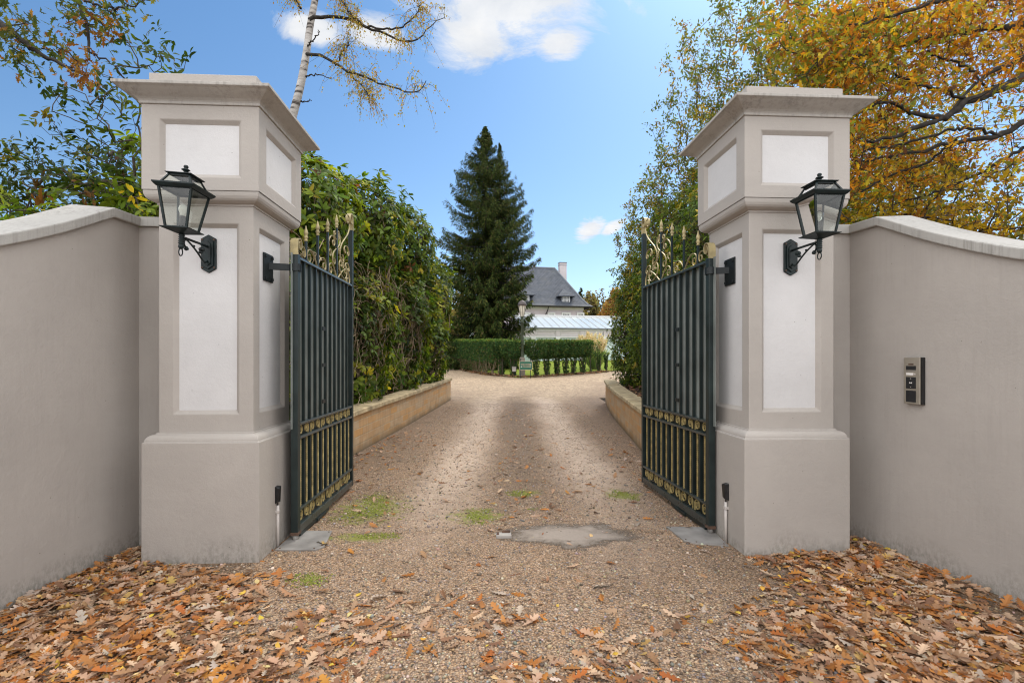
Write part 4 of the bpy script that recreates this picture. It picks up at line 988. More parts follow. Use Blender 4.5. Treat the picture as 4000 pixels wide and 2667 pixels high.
# ================================================================== SHRUBS AND TREES
def brighten(pal, k): return [(a * k, b * k, c * k, w_) for a, b, c, w_ in pal]
def bush(name, label, cat, blobs, n_ros, n_in, per=7, Lm=.13, pal=RHODO, twigs=400, group=None, keep=None, twm='twig', tmpl=None, inner_dark=.5, twig_len=.7, lm='leaf_evergreen', zmin=.6, wr=1.0, sprigs=0):
    blobs = [(np.array(c, float), np.array(r, float)) for c, r in blobs]
    area = np.array([r[0] * r[1] + r[1] * r[2] + r[0] * r[2] for c, r in blobs]); area = area / area.sum()
    base = blobs[0][0].copy(); base[2] = 0
    root = thing(name, label, cat, (0, 0, 0), 0, group); 
    P, A = [], []
    for (c, r), w in zip(blobs, area):
        n = int(n_ros * w * 1.6); d = rnd_dir(n)
        rr = R.uniform(.84, 1.04, (n, 1)); lump = .86 + .28 * fbm(d[:, 0] * 2.5 + c[0], d[:, 2] * 2.5 + d[:, 1] * 2 + c[1])[:, None]
        q = c + d * r * rr * lump; P.append(q); A.append(norm(d / r))
    P = np.concatenate(P); A = np.concatenate(A)
    ok = P[:, 2] > zmin + terr(P[:, 1]) * .5
    for c, r in blobs: ok &= (((P - c) / r) ** 2).sum(1) > .55
    if keep is not None: ok &= keep(P)
    P, A = P[ok], A[ok]
    if sprigs:
        hi = np.where(A[:, 2] > .15)[0]; hi = R.choice(hi, min(sprigs, len(hi)), replace=False); ex1 = []
        for i in hi:
            ln = R.uniform(.15, .55); d0 = norm(A[i] * .7 + np.array([R.normal() * .25, R.normal() * .25, .8])); m_ = 4
            for j in range(m_): ex1.append((P[i] + d0 * ln * (j + 1) / m_ + R.normal(size=3) * .04, d0))
        P = np.concatenate([P, np.array([q[0] for q in ex1])]); A = np.concatenate([A, np.array([q[1] for q in ex1])])
    sh = .35 + .65 * np.clip((P[:, 2] - .6) / 3.5, 0, 1)
    Q, D, N, L, col, dr = rosettes(P, A + np.array([0, 0, .35]), per, Lm, pal=pal)
    # inner leaves fill the volume; shade in the gaps is put into their colour
    PI_, AI = [], []
    for (c, r), w in zip(blobs, area):
        n = int(n_in * w); q, d = in_ell(n, c, r * .86); PI_.append(q); AI.append(d)
    PI_ = np.concatenate(PI_); AI = np.concatenate(AI); k2 = PI_[:, 2] > zmin; PI_, AI = PI_[k2], AI[k2]
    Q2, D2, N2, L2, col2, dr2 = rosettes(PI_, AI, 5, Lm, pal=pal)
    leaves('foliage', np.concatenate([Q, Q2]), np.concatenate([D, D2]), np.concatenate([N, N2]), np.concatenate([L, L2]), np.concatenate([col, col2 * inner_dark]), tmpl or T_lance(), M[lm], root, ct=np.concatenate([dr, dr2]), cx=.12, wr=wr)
    mb = MB()
    idx = R.choice(len(P), min(twigs, len(P)), replace=False)
    C_ = np.array([c for c, r in blobs])
    for i in idx:
        p_ = P[i]; j = np.argmin(((C_ - p_) ** 2).sum(1)); inw = C_[j] - p_; inw[2] -= .8; inw /= np.linalg.norm(inw); ln = twig_len * R.uniform(.5, 1.5)
        mid = p_ + inw * ln * .5 + R.normal(size=3) * .09 * ln; e_ = p_ + inw * ln + R.normal(size=3) * .12 * ln
        tt = np.linspace(0, 1, 5)[:, None]; q = (1 - tt) ** 2 * p_ + 2 * tt * (1 - tt) * mid + tt ** 2 * e_ + R.normal(size=(5, 3)) * .012
        mb.tube(q, np.linspace(.003, .009, 5), 4, False)
    for c, r in blobs:     # main stems
        for k in range(7):
            b = np.array([c[0] + R.normal() * r[0] * .25, c[1] + R.normal() * r[1] * .25, float(terr(c[1])) + .5]); e_ = c + rnd_dir(1)[0] * r * .75; e_[2] = max(e_[2], b[2] + .6)
            tt = np.linspace(0, 1, 7)[:, None]; q = b + (e_ - b) * tt + R.normal(size=(7, 3)) * .09 * np.sin(tt * PI)
            mb.tube(q, np.linspace(.035, .010, 7), 6, False)
    mb.obj('stems', M[twm], root, True)
    return root
# left hedge: four big rhododendrons standing in the bed, plus the bare-twigged face
def wallx(y): return np.interp(y, LW[:, 1], LW[:, 0])
lab = ['tall rhododendron with yellow green leaves showing beside the left pillar', 'tall rhododendron with dark hanging leaves, second along the left wall', 'rhododendron with a loose upright top at the far third of the left wall', 'rounded rhododendron at the far end of the left stone wall']
specs = [((-3.9, 7.0), 4.45, 1.45, 1.5), ((-3.55, 9.3), 4.75, 1.35, 1.5), ((-3.2, 11.6), 4.75, 1.2, 1.4), ((-2.72, 13.7), 4.15, .95, 1.25)]
PALS = [[(.105, .15, .018, 4), (.165, .20, .022, 3), (.05, .085, .014, 2.8), (.32, .30, .035, .8), (.14, .06, .03, .2)], RHODO, RHODO, [(.08, .12, .016, 3), (.16, .19, .02, 3), (.04, .07, .014, 3), (.30, .29, .03, 1.3)]]
EXB = [((-3.0, 7.3, 3.65), (.75, .95, .85)), ((-2.85, 9.4, 4.0), (.8, 1.0, .9)), ((-2.62, 11.8, 4.15), (.72, 1.0, 1.0)), ((-2.28, 13.7, 3.1), (.66, 1.0, 1.1))]
for (c, top, rx_, ry_), l, pl, ex in zip(specs, lab, PALS, EXB):
    g = float(terr(c[1])) + .55; hgt = top - g
    blobs = [((c[0], c[1], g + hgt * .34), (rx_, ry_, hgt * .46)), ((c[0] - .2, c[1] + .1, g + hgt * .68), (rx_ * .85, ry_ * .85, hgt * .34)), ((c[0] + rx_ * .22, c[1] - .5, g + hgt * .30), (rx_ * .85, ry_ * .7, hgt * .38)), ex]
    def keep(P, g=g):
        f_ = fbm(P[:, 1] * 1.1 + 3, P[:, 2] * 1.1 + 8); bare = (P[:, 2] - g < 2.3) & (P[:, 2] - g > .75) & (P[:, 0] > wallx(P[:, 1]) - 1.6)
        return ~(bare & (f_ < .42)) & (P[:, 0] < wallx(P[:, 1]) + np.where(P[:, 2] > 2.2, .42, .16) - 1.1 * np.clip(fbm(P[:, 1] * 1.5 + 20, P[:, 2] * 1.5) - .40, 0, 1))
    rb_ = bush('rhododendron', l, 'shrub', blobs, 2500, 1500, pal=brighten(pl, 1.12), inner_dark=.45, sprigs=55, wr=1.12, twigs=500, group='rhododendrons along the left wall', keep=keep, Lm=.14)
    # tangle of bare tan shoots on the side facing the drive
    mb = MB()
    for k in range(240):
        y0 = c[1] + R.uniform(-1.25, 1.25); z0 = g + .15 + 2.3 * R.rand() ** .8; xw = wallx(y0) - .18 - .5 * R.rand() ** 1.5 + .05 * (z0 - g)
        a = R.uniform(0, 2 * PI); ln = R.uniform(.3, .85); d = np.array([R.normal() * .22, math.cos(a), math.sin(a) * .75 - .1]); tt = np.linspace(0, 1, 6)[:, None]
        q = np.array([xw, y0, z0]) + d * ln * (tt - .5) + np.array([0, 0, -.10]) * (tt - .3) ** 2 * 2 + np.cumsum(R.normal(size=(6, 3)), 0) * .022
        mb.tube(q, np.linspace(.0065, .0028, 6), 4, False)
    mb.obj('bare_shoots', M['shoot'], rb_, True)
# right hedge
lab = ['glossy evergreen shrub behind the right gate leaf, nearest to the gate', 'glossy evergreen shrub midway along the right curving wall', 'leafy evergreen shrub at the far end of the right wall']
PR_ = [(.065, .10, .016, 4), (.10, .135, .018, 3), (.034, .06, .012, 3), (.17, .18, .022, 1.6), (.28, .21, .03, .9)]
def wallr(y): return np.interp(y, RW[:, 1], RW[:, 0])
for (c, top, rx_, ry_), l in zip([((3.55, 7.6), 4.4, 1.3, 1.5), ((3.75, 10.3), 4.9, 1.3, 1.6), ((3.6, 12.9), 4.4, 1.0, 1.3)], lab):
    g = float(terr(c[1])) + .55; hgt = top - g
    blobs = [((c[0], c[1], g + hgt * .36), (rx_, ry_, hgt * .48)), ((c[0] + .1, c[1] + .1, g + hgt * .70), (rx_ * .9, ry_ * .9, hgt * .34)), ((c[0] - rx_ * .2, c[1] - .4, g + hgt * .32), (rx_ * .85, ry_ * .7, hgt * .36))]
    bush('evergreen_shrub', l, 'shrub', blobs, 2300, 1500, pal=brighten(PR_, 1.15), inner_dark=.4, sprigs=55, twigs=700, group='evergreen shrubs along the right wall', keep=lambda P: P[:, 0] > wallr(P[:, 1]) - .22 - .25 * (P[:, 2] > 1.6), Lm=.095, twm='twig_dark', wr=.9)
# olive small-leaved autumn tree behind them
def small_tree(name, label, base, crown_c, crown_r, ntips, per, L, pal, tw, tmpl, rb=.004, shell=.35, stem=None, spreadr=.22, lm='leaf_autumn', group=None, cut=None, rmax=.12, up=.4):
    root = thing(name, label, 'tree', (0, 0, 0), 0, group)
    tips, d = in_ell(ntips, crown_c, crown_r, shell); lump = .8 + .4 * fbm(d[:, 0] * 3 + 3, d[:, 2] * 3 + d[:, 1] * 2)[:, None]
    tips = np.array(crown_c) + (tips - np.array(crown_c)) * lump
    if cut is not None: tips = tips[cut(tips)]
    st_ = stem or [base, (np.array(base) * .75 + np.array(crown_c) * .25), (np.array(base) * .4 + np.array(crown_c) * .6), np.array(crown_c)]
    mb, arr, par = grow(tips, st_, rb=rb, rmax=rmax, up=up); mb.obj('trunk', M[tw], root, True)
    k0 = len(st_); tp = arr[k0:]; pp_ = arr[np.array(par)[k0:]]; dv = tp - pp_; ln_ = np.linalg.norm(dv, axis=1, keepdims=True); dv = dv / (ln_ + 1e-9); back = np.minimum(ln_, spreadr * 2.2)
    n = len(tips) * per; uu = R.rand(n, 1); T_ = np.repeat(tp, per, 0); dv2 = np.repeat(dv, per, 0)
    P = T_ - dv2 * np.repeat(back, per, 0) * uu + dv2 * .03 + R.normal(size=(n, 3)) * spreadr * .26
    D = norm(dv2 * .55 + rnd_dir(n) * .9 + np.array([0, 0, -.3])); N = norm(rnd_dir(n) * .8 + np.array([0, 0, .9]))
    col = np.repeat(pick(len(tips), pal, .2), per, 0) * (1 + .2 * R.normal(size=(n, 1)))
    k = R.rand(n) < .35; col[k] = pick(int(k.sum()), pal, .2)
    leaves('crown', P, D, N, L * R.uniform(.6, 1.25, n), col, tmpl, M[lm], root, ct=R.normal(size=n) * .2, cx=R.normal(size=n) * .15)
    return root
OLIVE = [(.13, .155, .03, 4), (.19, .18, .035, 3), (.08, .105, .022, 3), (.32, .22, .035, 1.6), (.24, .14, .03, .6)]
small_tree('oak_tree', 'tall olive green tree with small turning leaves above the right hedge', (6.2, 11.5, .4), (6.35, 11.6, 5.4), (3.75, 2.6, 5.3), 3400, 24, .085, OLIVE, 'bark', T_diamond(.23), rb=.0030, spreadr=.24, rmax=.14)
small_tree('oak_tree', 'slender olive leaved tree leaning over the right gate, lower branch reaching the drive', (4.6, 12.6, .4), (4.2, 12.4, 3.9), (1.9, 1.6, 2.6), 1200, 24, .08, OLIVE, 'bark', T_diamond(.23), rb=.003, spreadr=.2, rmax=.07)
# golden hazel / beech shrubs behind the right wall
GOLD = [(.34, .22, .02, 4), (.42, .29, .025, 2.4), (.24, .15, .02, 2.4), (.12, .12, .025, 2), (.26, .12, .025, 1)]
small_tree('hazel_bush', 'golden yellow hazel behind the right wall, its round leaves against the sky', (7.6, 8.2, .2), (6.6, 8.0, 3.1), (2.7, 1.8, 2.0), 1000, 11, .085, GOLD, 'bark', T_oval(), rb=.0035, spreadr=.2, rmax=.05)
small_tree('beech_tree', 'large yellow beech far behind the right wall under the oak', (11.0, 13.5, .3), (10.6, 13.5, 5.0), (4.6, 3.0, 4.6), 1500, 12, .11, GOLD, 'bark', T_oval(), rb=.005, spreadr=.3, rmax=.14)
bush('evergreen_shrub', 'dark green shrub peeping over the right wall beside the pillar', 'shrub', [((4.7, 6.6, 2.2), (1.1, .8, 1.25)), ((5.8, 6.9, 2.1), (.9, .8, 1.1))], 700, 500, pal=PR_, twigs=200, Lm=.09, twm='twig_dark', zmin=.3)
# big red oak overhanging from the right
def limb(pts): return [at(px, py, Y) for px, py, Y in pts]
def smooth_line(P, n=26, it=3):
    P = np.array(P); tt = np.linspace(0, len(P) - 1, n); Q = np.stack([np.interp(tt, range(len(P)), P[:, i]) for i in range(3)], 1)
    for _ in range(it): Q[1:-1] = (Q[:-2] + 2 * Q[1:-1] + Q[2:]) / 4
    return Q
ok_ = thing('red_oak_tree', 'big oak with orange and yellow lobed leaves overhanging the right pillar', 'tree')
TB = np.array([9.4, 7.6, 0.])
tr = MB(); tr.tube([TB, TB + (-.05, 0, 2), TB + (-.15, -.05, 4.2), TB + (.1, 0, 7), TB + (.2, .1, 10)], [.34, .30, .27, .2, .1], 12)
limbs = [limb([(2560, 60, 7.0), (2352, 173, 6.6), (2277, 218, 6.4), (2215, 231, 6.3), (2174, 275, 6.2), (2112, 284, 6.1), (2060, 320, 6.0), (1985, 325, 5.9)]),
         limb([(2560, 60, 7.0), (2400, 120, 6.7), (2300, 152, 6.5), (2256, 181, 6.4), (2174, 262, 6.2)]),
         limb([(2174, 275, 6.2), (2100, 262, 6.1), (2071, 247, 6.1), (2040, 235, 6.0), (2009, 239, 5.9)]),
         limb([(2600, 200, 7.2), (2352, 280, 6.9), (2297, 313, 6.8), (2194, 326, 6.7), (2112, 350, 6.6), (1968, 371, 6.4)]),
         limb([(2560, 40, 7.0), (2352, 60, 7.2), (2200, 70, 7.0), (2050, 110, 6.8), (1930, 140, 6.6), (1850, 160, 6.5)]),
         limb([(2500, -60, 7.0), (2300, -40, 6.6), (2100, 20, 6.3), (1950, 60, 6.1)]),
         limb([(2215, 231, 6.3), (2160, 205, 6.2), (2110, 195, 6.1), (2060, 170, 6.0)]), limb([(2297, 313, 6.8), (2230, 290, 6.6), (2180, 300, 6.5), (2080, 330, 6.4), (1990, 345, 6.3)]), limb([(2277, 218, 6.4), (2240, 170, 6.5), (2190, 140, 6.6), (2130, 120, 6.6)]), limb([(2194, 326, 6.7), (2120, 380, 6.8), (2050, 400, 6.8), (1975, 440, 6.8)]),
         limb([(2352, 340, 8.2), (2250, 400, 8.0), (2150, 440, 7.9), (2050, 470, 7.8)])]
for i, l in enumerate(limbs):
    q = smooth_line(l); q[0] = TB + (-.1, 0, q[0][2] - .3) if i in (0, 1, 3, 4, 5) else q[0]
    q = q + R.normal(size=q.shape) * .012
    r0 = [.12, .09, .05, .085, .10, .08, .035, .035, .03, .03, .05][i]; tr.tube(q, np.linspace(r0 * .58, .012, len(q)), 8, False)
# twigs and foliage tips inside the sprays
reg = [(1830, 60, 90, 70, 6.3, 70), (1900, 170, 90, 55, 6.1, 70), (2000, 90, 130, 90, 6.4, 130), (2120, 40, 150, 70, 6.5, 130), (2260, 60, 130, 90, 6.8, 120), (2050, 200, 130, 40, 6.0, 50), (1950, 120, 120, 70, 6.0, 90), (2200, 170, 120, 55, 6.5, 32), (2320, 250, 80, 60, 7, 16), (2000, 300, 70, 35, 5.9, 40), (2110, 330, 130, 45, 6.5, 30), (2270, 360, 110, 50, 7.0, 22), (1960, 400, 30, 50, 6.2, 26), (2080, 400, 60, 40, 7.0, 24), (2330, 150, 60, 60, 6.2, 30), (2380, 60, 100, 120, 7.2, 60)]
tips = []
for px, py, sx, sy_, Y, n in reg:
    for k in range(n):
        a = R.uniform(0, 2 * PI); r_ = math.sqrt(R.rand()); tips.append(at(px + sx * r_ * math.cos(a), py + sy_ * r_ * math.sin(a), Y + R.uniform(-.35, 1.7)))
tips = np.array(tips)
allq = np.concatenate([smooth_line(l) for l in limbs])
mb = tr
d2 = ((tips[:, None] - allq[None]) ** 2).sum(2)
order = np.argsort(d2.min(1)); conn = allq.copy()
for i in order:
    p_ = tips[i]; j = np.argmin(((conn - p_) ** 2).sum(1)); a = conn[j]; ln = np.linalg.norm(p_ - a)
    tt = np.linspace(0, 1, 5)[:, None]; q = a + (p_ - a) * tt + R.normal(size=(5, 3)) * .07 * ln * np.sin(tt * PI)
    mb.tube(q, np.linspace(min(.014, .004 + .012 * ln), .003, 5), 4, False); conn = np.concatenate([conn, q[2:]])
mb.obj('trunk', M['bark_dark'], ok_, True)
per = 15; n = len(tips) * per
P = np.repeat(tips, per, 0) + R.normal(size=(n, 3)) * np.array([.15, .15, .09])
REDOAK = [(.42, .175, .016, 3.6), (.47, .25, .018, 3.2), (.28, .11, .018, 3), (.42, .33, .03, 1.4), (.17, .18, .028, 1.2), (.14, .06, .025, 2.4), (.36, .30, .06, 1)]
D = norm(rnd_dir(n) + np.array([-.5, 0, -.25])); N = norm(rnd_dir(n) * .7 + np.array([0, 0, 1]))
colr = np.repeat(pick(len(tips), REDOAK, .2), per, 0) * (1 + .15 * R.normal(size=(n, 1))); k = R.rand(n) < .4; colr[k] = pick(int(k.sum()), REDOAK, .2)
gr = np.repeat((fbm(tips[:, 0] * .9 + 4, tips[:, 2] * .9 + 2) > .62) | (tips[:, 0] / tips[:, 1] < .64), per) & (R.rand(n) < .5); colr[gr] = pick(int(gr.sum()), [(.15, .16, .025, 3), (.24, .22, .03, 2), (.10, .12, .02, 1)], .2)
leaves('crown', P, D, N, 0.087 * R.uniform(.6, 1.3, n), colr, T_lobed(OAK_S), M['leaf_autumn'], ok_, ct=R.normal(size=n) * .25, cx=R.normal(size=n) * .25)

# loose rhododendron behind the left wall
lr = thing('rhododendron', 'leggy rhododendron with bare stems rising against the sky behind the left wall', 'shrub')
Z1 = [(690, 215), (720, 260), (790, 240), (830, 290), (860, 160), (940, 230), (1040, 320), (940, 320), (640, 370), (700, 400), (770, 380), (260, 490), (300, 530), (340, 520), (390, 490), (480, 480), (550, 470), (540, 380), (600, 520), (170, 680), (240, 640), (500, 590), (560, 560), (460, 620), (650, 530), (640, 640), (700, 570), (760, 600), (760, 700), (680, 650), (420, 740), (330, 750), (500, 700), (390, 800), (470, 830), (180, 800), (250, 820), (610, 740), (540, 660), (300, 690), (60, 800), (120, 850), (30, 870), (720, 800), (560, 820), (630, 850), (650, 480), (720, 480), (780, 520), (880, 300), (980, 380), (900, 380), (350, 610), (290, 620), (430, 560)]
tips = [at(a * .4124, b * .4124, R.uniform(5.2, 6.6)) for a, b in Z1]
for k in range(330): tips.append(at(R.uniform(-60, 345), 320 + 210 * R.rand() ** .75 + (0 if R.rand() < .6 else 40), R.uniform(5.0, 7.2)))
for k in range(150): tips.append(at(R.uniform(200, 440), R.uniform(400, 540), R.uniform(5.4, 7.4)))
tips = np.array(tips)
root_n = [np.array([-4.3, 6.2, .0]), np.array([-4.2, 6.1, 1.0]), np.array([-4.25, 6.0, 2.0]), at(300, 420, 6.0), at(325, 340, 5.9), at(318, 290, 5.9)]
mb, arr, par = grow(tips, root_n, rb=.0026, wig=.12, n=5, rmax=.032); mb.obj('stems', M['twig_dark'], lr, True)
ax = norm(rnd_dir(len(tips)) * .7 + np.array([0, 0, .7]))
Q, D, N, L, col, dr = rosettes(tips, ax, 10, .092, (.0, .8), [(.055, .085, .02, 4), (.09, .135, .024, 3), (.15, .20, .03, 2.2), (.03, .055, .016, 2), (.30, .24, .03, .5), (.12, .06, .03, .3)], droop=-.35)
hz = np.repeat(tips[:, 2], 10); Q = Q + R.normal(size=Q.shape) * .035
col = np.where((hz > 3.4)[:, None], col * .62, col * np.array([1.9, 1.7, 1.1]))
leaves('foliage', Q, D, N, L, col * .85, T_lance(), M['leaf_evergreen'], lr, ct=dr, cx=.12, wr=1.3)
bush('rhododendron', 'dense yellow green rhododendron low behind the left wall', 'shrub', [((-5.4, 7.6, 1.9), (1.5, 1.2, 1.9)), ((-7.4, 7.8, 2.0), (1.6, 1.2, 1.7)), ((-4.0, 7.4, 2.0), (1.0, 1.0, 1.6))], 1700, 800, pal=brighten(PALS[0], 1.25), twigs=350, Lm=.115, zmin=.3, sprigs=40)

# oak bough hanging in from the left
ob = thing('oak_tree', 'oak bough with green and rusty lobed leaves hanging into the upper left corner', 'tree')
TB = np.array([-8.6, 4.6, 0.]); tr = MB(); tr.tube([TB, TB + (.05, 0, 2.2), TB + (.1, .1, 4.5), TB + (0, .1, 8)], [.32, .28, .24, .12], 12)
LB = [limb([(-300, -120, 4.5), (-80, 0, 4.4), (0, 52, 4.3), (60, 98, 4.2), (100, 132, 4.2), (150, 150, 4.2), (200, 178, 4.1)]), limb([(-300, -120, 4.5), (100, -90, 4.3), (172, -10, 4.2), (205, 60, 4.2), (200, 120, 4.2), (250, 145, 4.2)]), limb([(172, -10, 4.2), (230, 15, 4.2), (285, 20, 4.2), (345, -5, 4.2)])]
for i, l in enumerate(LB):
    q = smooth_line(l); 
    if i < 2: q[0] = TB + (.1, .1, 4.3)
    tr.tube(q + R.normal(size=q.shape) * .008, np.linspace([.04, .024, .010][i], .006, len(q)), 6, False)
Z2 = [(30, 100), (20, 150), (60, 230), (130, 350), (180, 400), (110, 290), (250, 230), (330, 250), (420, 90), (480, 60), (550, 110), (590, 170), (560, 220), (430, 340), (500, 350), (390, 400), (470, 430), (650, 40), (780, 10), (600, 10), (700, 0), (150, 120), (200, 130), (90, 180), (320, 290), (230, 270), (540, 340), (380, 60), (450, 130), (380, 120), (10, 60), (560, 60), (460, 20), (500, 160), (140, 260), (100, 330), (360, 270), (440, 380), (10, 220), (600, 110), (520, 110), (40, 180), (660, 80)]
tips = np.array([at(a * .4124, b * .4124, R.uniform(4.0, 4.5)) for a, b in Z2]); conn = np.concatenate([smooth_line(l) for l in LB])
for p_ in tips[np.argsort(((tips[:, None] - conn[None]) ** 2).sum(2).min(1))]:
    a = conn[np.argmin(((conn - p_) ** 2).sum(1))]; ln = np.linalg.norm(p_ - a); tt = np.linspace(0, 1, 5)[:, None]; q = a + (p_ - a) * tt + R.normal(size=(5, 3)) * .08 * ln * np.sin(tt * PI)
    tr.tube(q, np.linspace(.006, .002, 5), 4, False); conn = np.concatenate([conn, q[2:]])
tr.obj('trunk', M['bark_dark'], ob, True)
per = 17; n = len(tips) * per; P = np.repeat(tips, per, 0) + R.normal(size=(n, 3)) * .062
rust = np.repeat(np.array([(a * .0016 + b * .0022 + R.normal() * .25) > 1.25 for a, b in Z2]), per) | (R.rand(n) < .15)
colr = np.where(rust[:, None], pick(n, [(.20, .085, .022, 3), (.26, .13, .03, 2), (.15, .065, .02, 2)], .2), pick(n, [(.055, .075, .018, 3), (.095, .105, .022, 3), (.17, .14, .03, 1.2), (.04, .055, .016, 2)], .2))
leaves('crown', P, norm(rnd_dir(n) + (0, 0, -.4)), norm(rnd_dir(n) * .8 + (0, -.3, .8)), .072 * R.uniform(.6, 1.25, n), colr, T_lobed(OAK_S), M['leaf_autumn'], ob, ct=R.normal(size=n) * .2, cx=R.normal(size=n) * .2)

# silver birch
bt = thing('birch_tree', 'tall silver birch with white trunk and thin yellow hanging sprays', 'tree')
tk = [np.array([-5.6, 13.6, .2]), np.array([-5.55, 13.6, 2.0]), at(600, 520, 13.6)] + [at(x, y, 13.6) for x, y in ((640, 380), (672, 268), (690, 200), (703, 130), (712, 60), (724, 0), (738, -80), (750, -200))]
q = smooth_line(tk, 40, 2); tr = MB(); tr.tube(q, np.linspace(.135, .07, 40), 12, False)
bo = tr.obj('trunk', M['birch_bark'], bt, True)
LBs = [[(710, 44), (740, 38), (800, 45), (840, 62), (880, 75), (935, 98), (960, 92), (985, 62), (1020, 40)], [(840, 62), (900, 68), (935, 58), (960, 30), (966, 5)], [(840, 62), (810, 40), (790, 10), (780, -30)], [(703, 125), (740, 128), (775, 150), (800, 165), (850, 178), (880, 200), (920, 205), (960, 215), (985, 190)], [(800, 165), (830, 195), (850, 225)], [(700, 175), (730, 172), (760, 178)], [(690, 235), (716, 231)], [(706, 108), (725, 85), (735, 72)], [(690, 20), (670, -20), (640, -60)], [(770, 150), (790, 115), (805, 100)]]
tr = MB(); conn = []
for i, l in enumerate(LBs):
    q = smooth_line([at(x, y, 13.5 - .25 * k * (1 if i % 2 else -.6)) for k, (x, y) in enumerate(l)], 20, 1); q += R.normal(size=q.shape) * .02
    tr.tube(q, np.linspace([.05, .028, .035, .042, .025, .022, .02, .022, .03, .022][i], .009, 20), 6, False)
    if i not in (5, 6, 7): conn.append(q[5:])
conn = np.concatenate(conn); P = []; 
for k in range(250):
    a = conn[R.randint(len(conn))]; ln = R.uniform(.2, 1.05) ; drift = R.normal(size=2) * .22
    tt = np.linspace(0, 1, 6)[:, None]; o_ = R.normal(size=3) * .22; o_[2] = abs(o_[2]) * 1.2
    qq = a + o_ * np.sqrt(tt) * 1.2 + np.array([drift[0], drift[1], -ln]) * tt ** 1.6
    tr.tube(qq, np.linspace(.005, .002, 6), 3, False)
    m_ = R.randint(10, 26); s2 = R.uniform(.15, 1, m_); P.append(np.stack([np.interp(s2, tt[:, 0], qq[:, i]) for i in range(3)], 1) + R.normal(size=(m_, 3)) * .05)
tr.obj('limbs', M['bark_dark'], bt, True)
P = np.concatenate(P); n = len(P)
leaves('crown', P, norm(rnd_dir(n) * .7 + (0, 0, -.8)), rnd_dir(n), .062 * R.uniform(.6, 1.2, n), pick(n, [(.34, .23, .05, 3), (.27, .15, .035, 2), (.23, .21, .05, 2), (.4, .3, .09, 1.0)], .2), T_diamond(.32), M['leaf_autumn'], bt)

# spruce
def spruce(label, base, H, Rm, nb, per, seed_name='spruce_tree', L=.27, pal=None, zlow=.02, prof=None):
    root = thing(seed_name, label, 'tree'); b0 = np.array(base, float)
    tr = MB(); tr.tube([b0, b0 + (0, 0, H * .5), b0 + (0, 0, H * .99)], [H * .017, H * .010, .02], 10)
    P, D, L_, tipf = [], [], [], []
    for i in range(nb):
        u = (i + R.rand()) / nb; h = zlow + (1 - zlow) * (1 - (1 - u) ** 1.25); z = H * h
        az = R.uniform(0, 2 * PI); rl = (prof(h) if prof else (1 - h) ** .8) * Rm * R.uniform(.70, 1.14) + .12 * (1 - h)
        dr = np.array([math.cos(az), math.sin(az), 0.]); k = 9; tt = np.linspace(0, 1, k)
        drop = (-.34 + .45 * h) * rl
        q = b0 + np.array([0, 0, z]) + dr * (tt * rl)[:, None] + np.array([0, 0, 1.0]) * (drop * tt + rl * .30 * tt ** 3.5)[:, None]
        tr.tube(q, np.linspace(.03 * (1.2 - h) + .008, .006, k), 4, False)
        m_ = max(10, int(per * (rl / Rm + .15))); s2 = R.rand(m_) ** .75
        pts = np.stack([np.interp(s2, tt, q[:, j]) for j in range(3)], 1); sd = np.array([-dr[1], dr[0], 0.])
        lat = R.normal(size=m_) * .27 * (1 - .6 * s2) * min(1, rl / 2.0)
        pts = pts + sd * lat[:, None] + np.array([0, 0, -1]) * (np.abs(lat) * .45 + R.rand(m_) ** 2 * .30)[:, None]
        dd = dr[None] * R.uniform(.3, 1, (m_, 1)) + sd[None] * np.sign(lat)[:, None] * R.uniform(.1, .9, (m_, 1)) + np.array([0, 0, -1]) * R.uniform(.0, 1.0, (m_, 1))
        P.append(pts); D.append(dd); L_.append(L * R.uniform(.5, 1.15, m_) * (.55 + .45 * (1 - h))); tipf.append(s2)
    P = np.concatenate(P); D = np.concatenate(D); L_ = np.concatenate(L_); tf = np.concatenate(tipf); n = len(P)
    tr.obj('trunk', M['bark_dark'], root, True)
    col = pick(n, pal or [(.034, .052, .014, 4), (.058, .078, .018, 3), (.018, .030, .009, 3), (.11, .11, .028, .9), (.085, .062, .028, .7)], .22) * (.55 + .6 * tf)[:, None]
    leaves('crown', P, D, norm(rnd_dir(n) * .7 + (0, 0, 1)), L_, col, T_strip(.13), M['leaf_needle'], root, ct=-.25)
    return root
spy = 34.; spx = (1895 - 2000) / 1921 * spy
profS = lambda h: np.interp(h, [0, .1, .2, .33, .42, .55, .65, .75, .88, 1], [.90, .92, .82, .84, .98, .98, .86, .66, .30, .01])
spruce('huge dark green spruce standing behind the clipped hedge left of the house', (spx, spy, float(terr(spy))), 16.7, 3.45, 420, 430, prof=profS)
spruce('slimmer dark spruce growing close against the right side of the huge spruce', (spx + 1.0, spy + .3, float(terr(spy))), 15.7, 2.4, 190, 230, prof=lambda h: np.interp(h, [0, .3, .6, .8, .92, 1], [1, 1, .80, .40, .12, .0]))

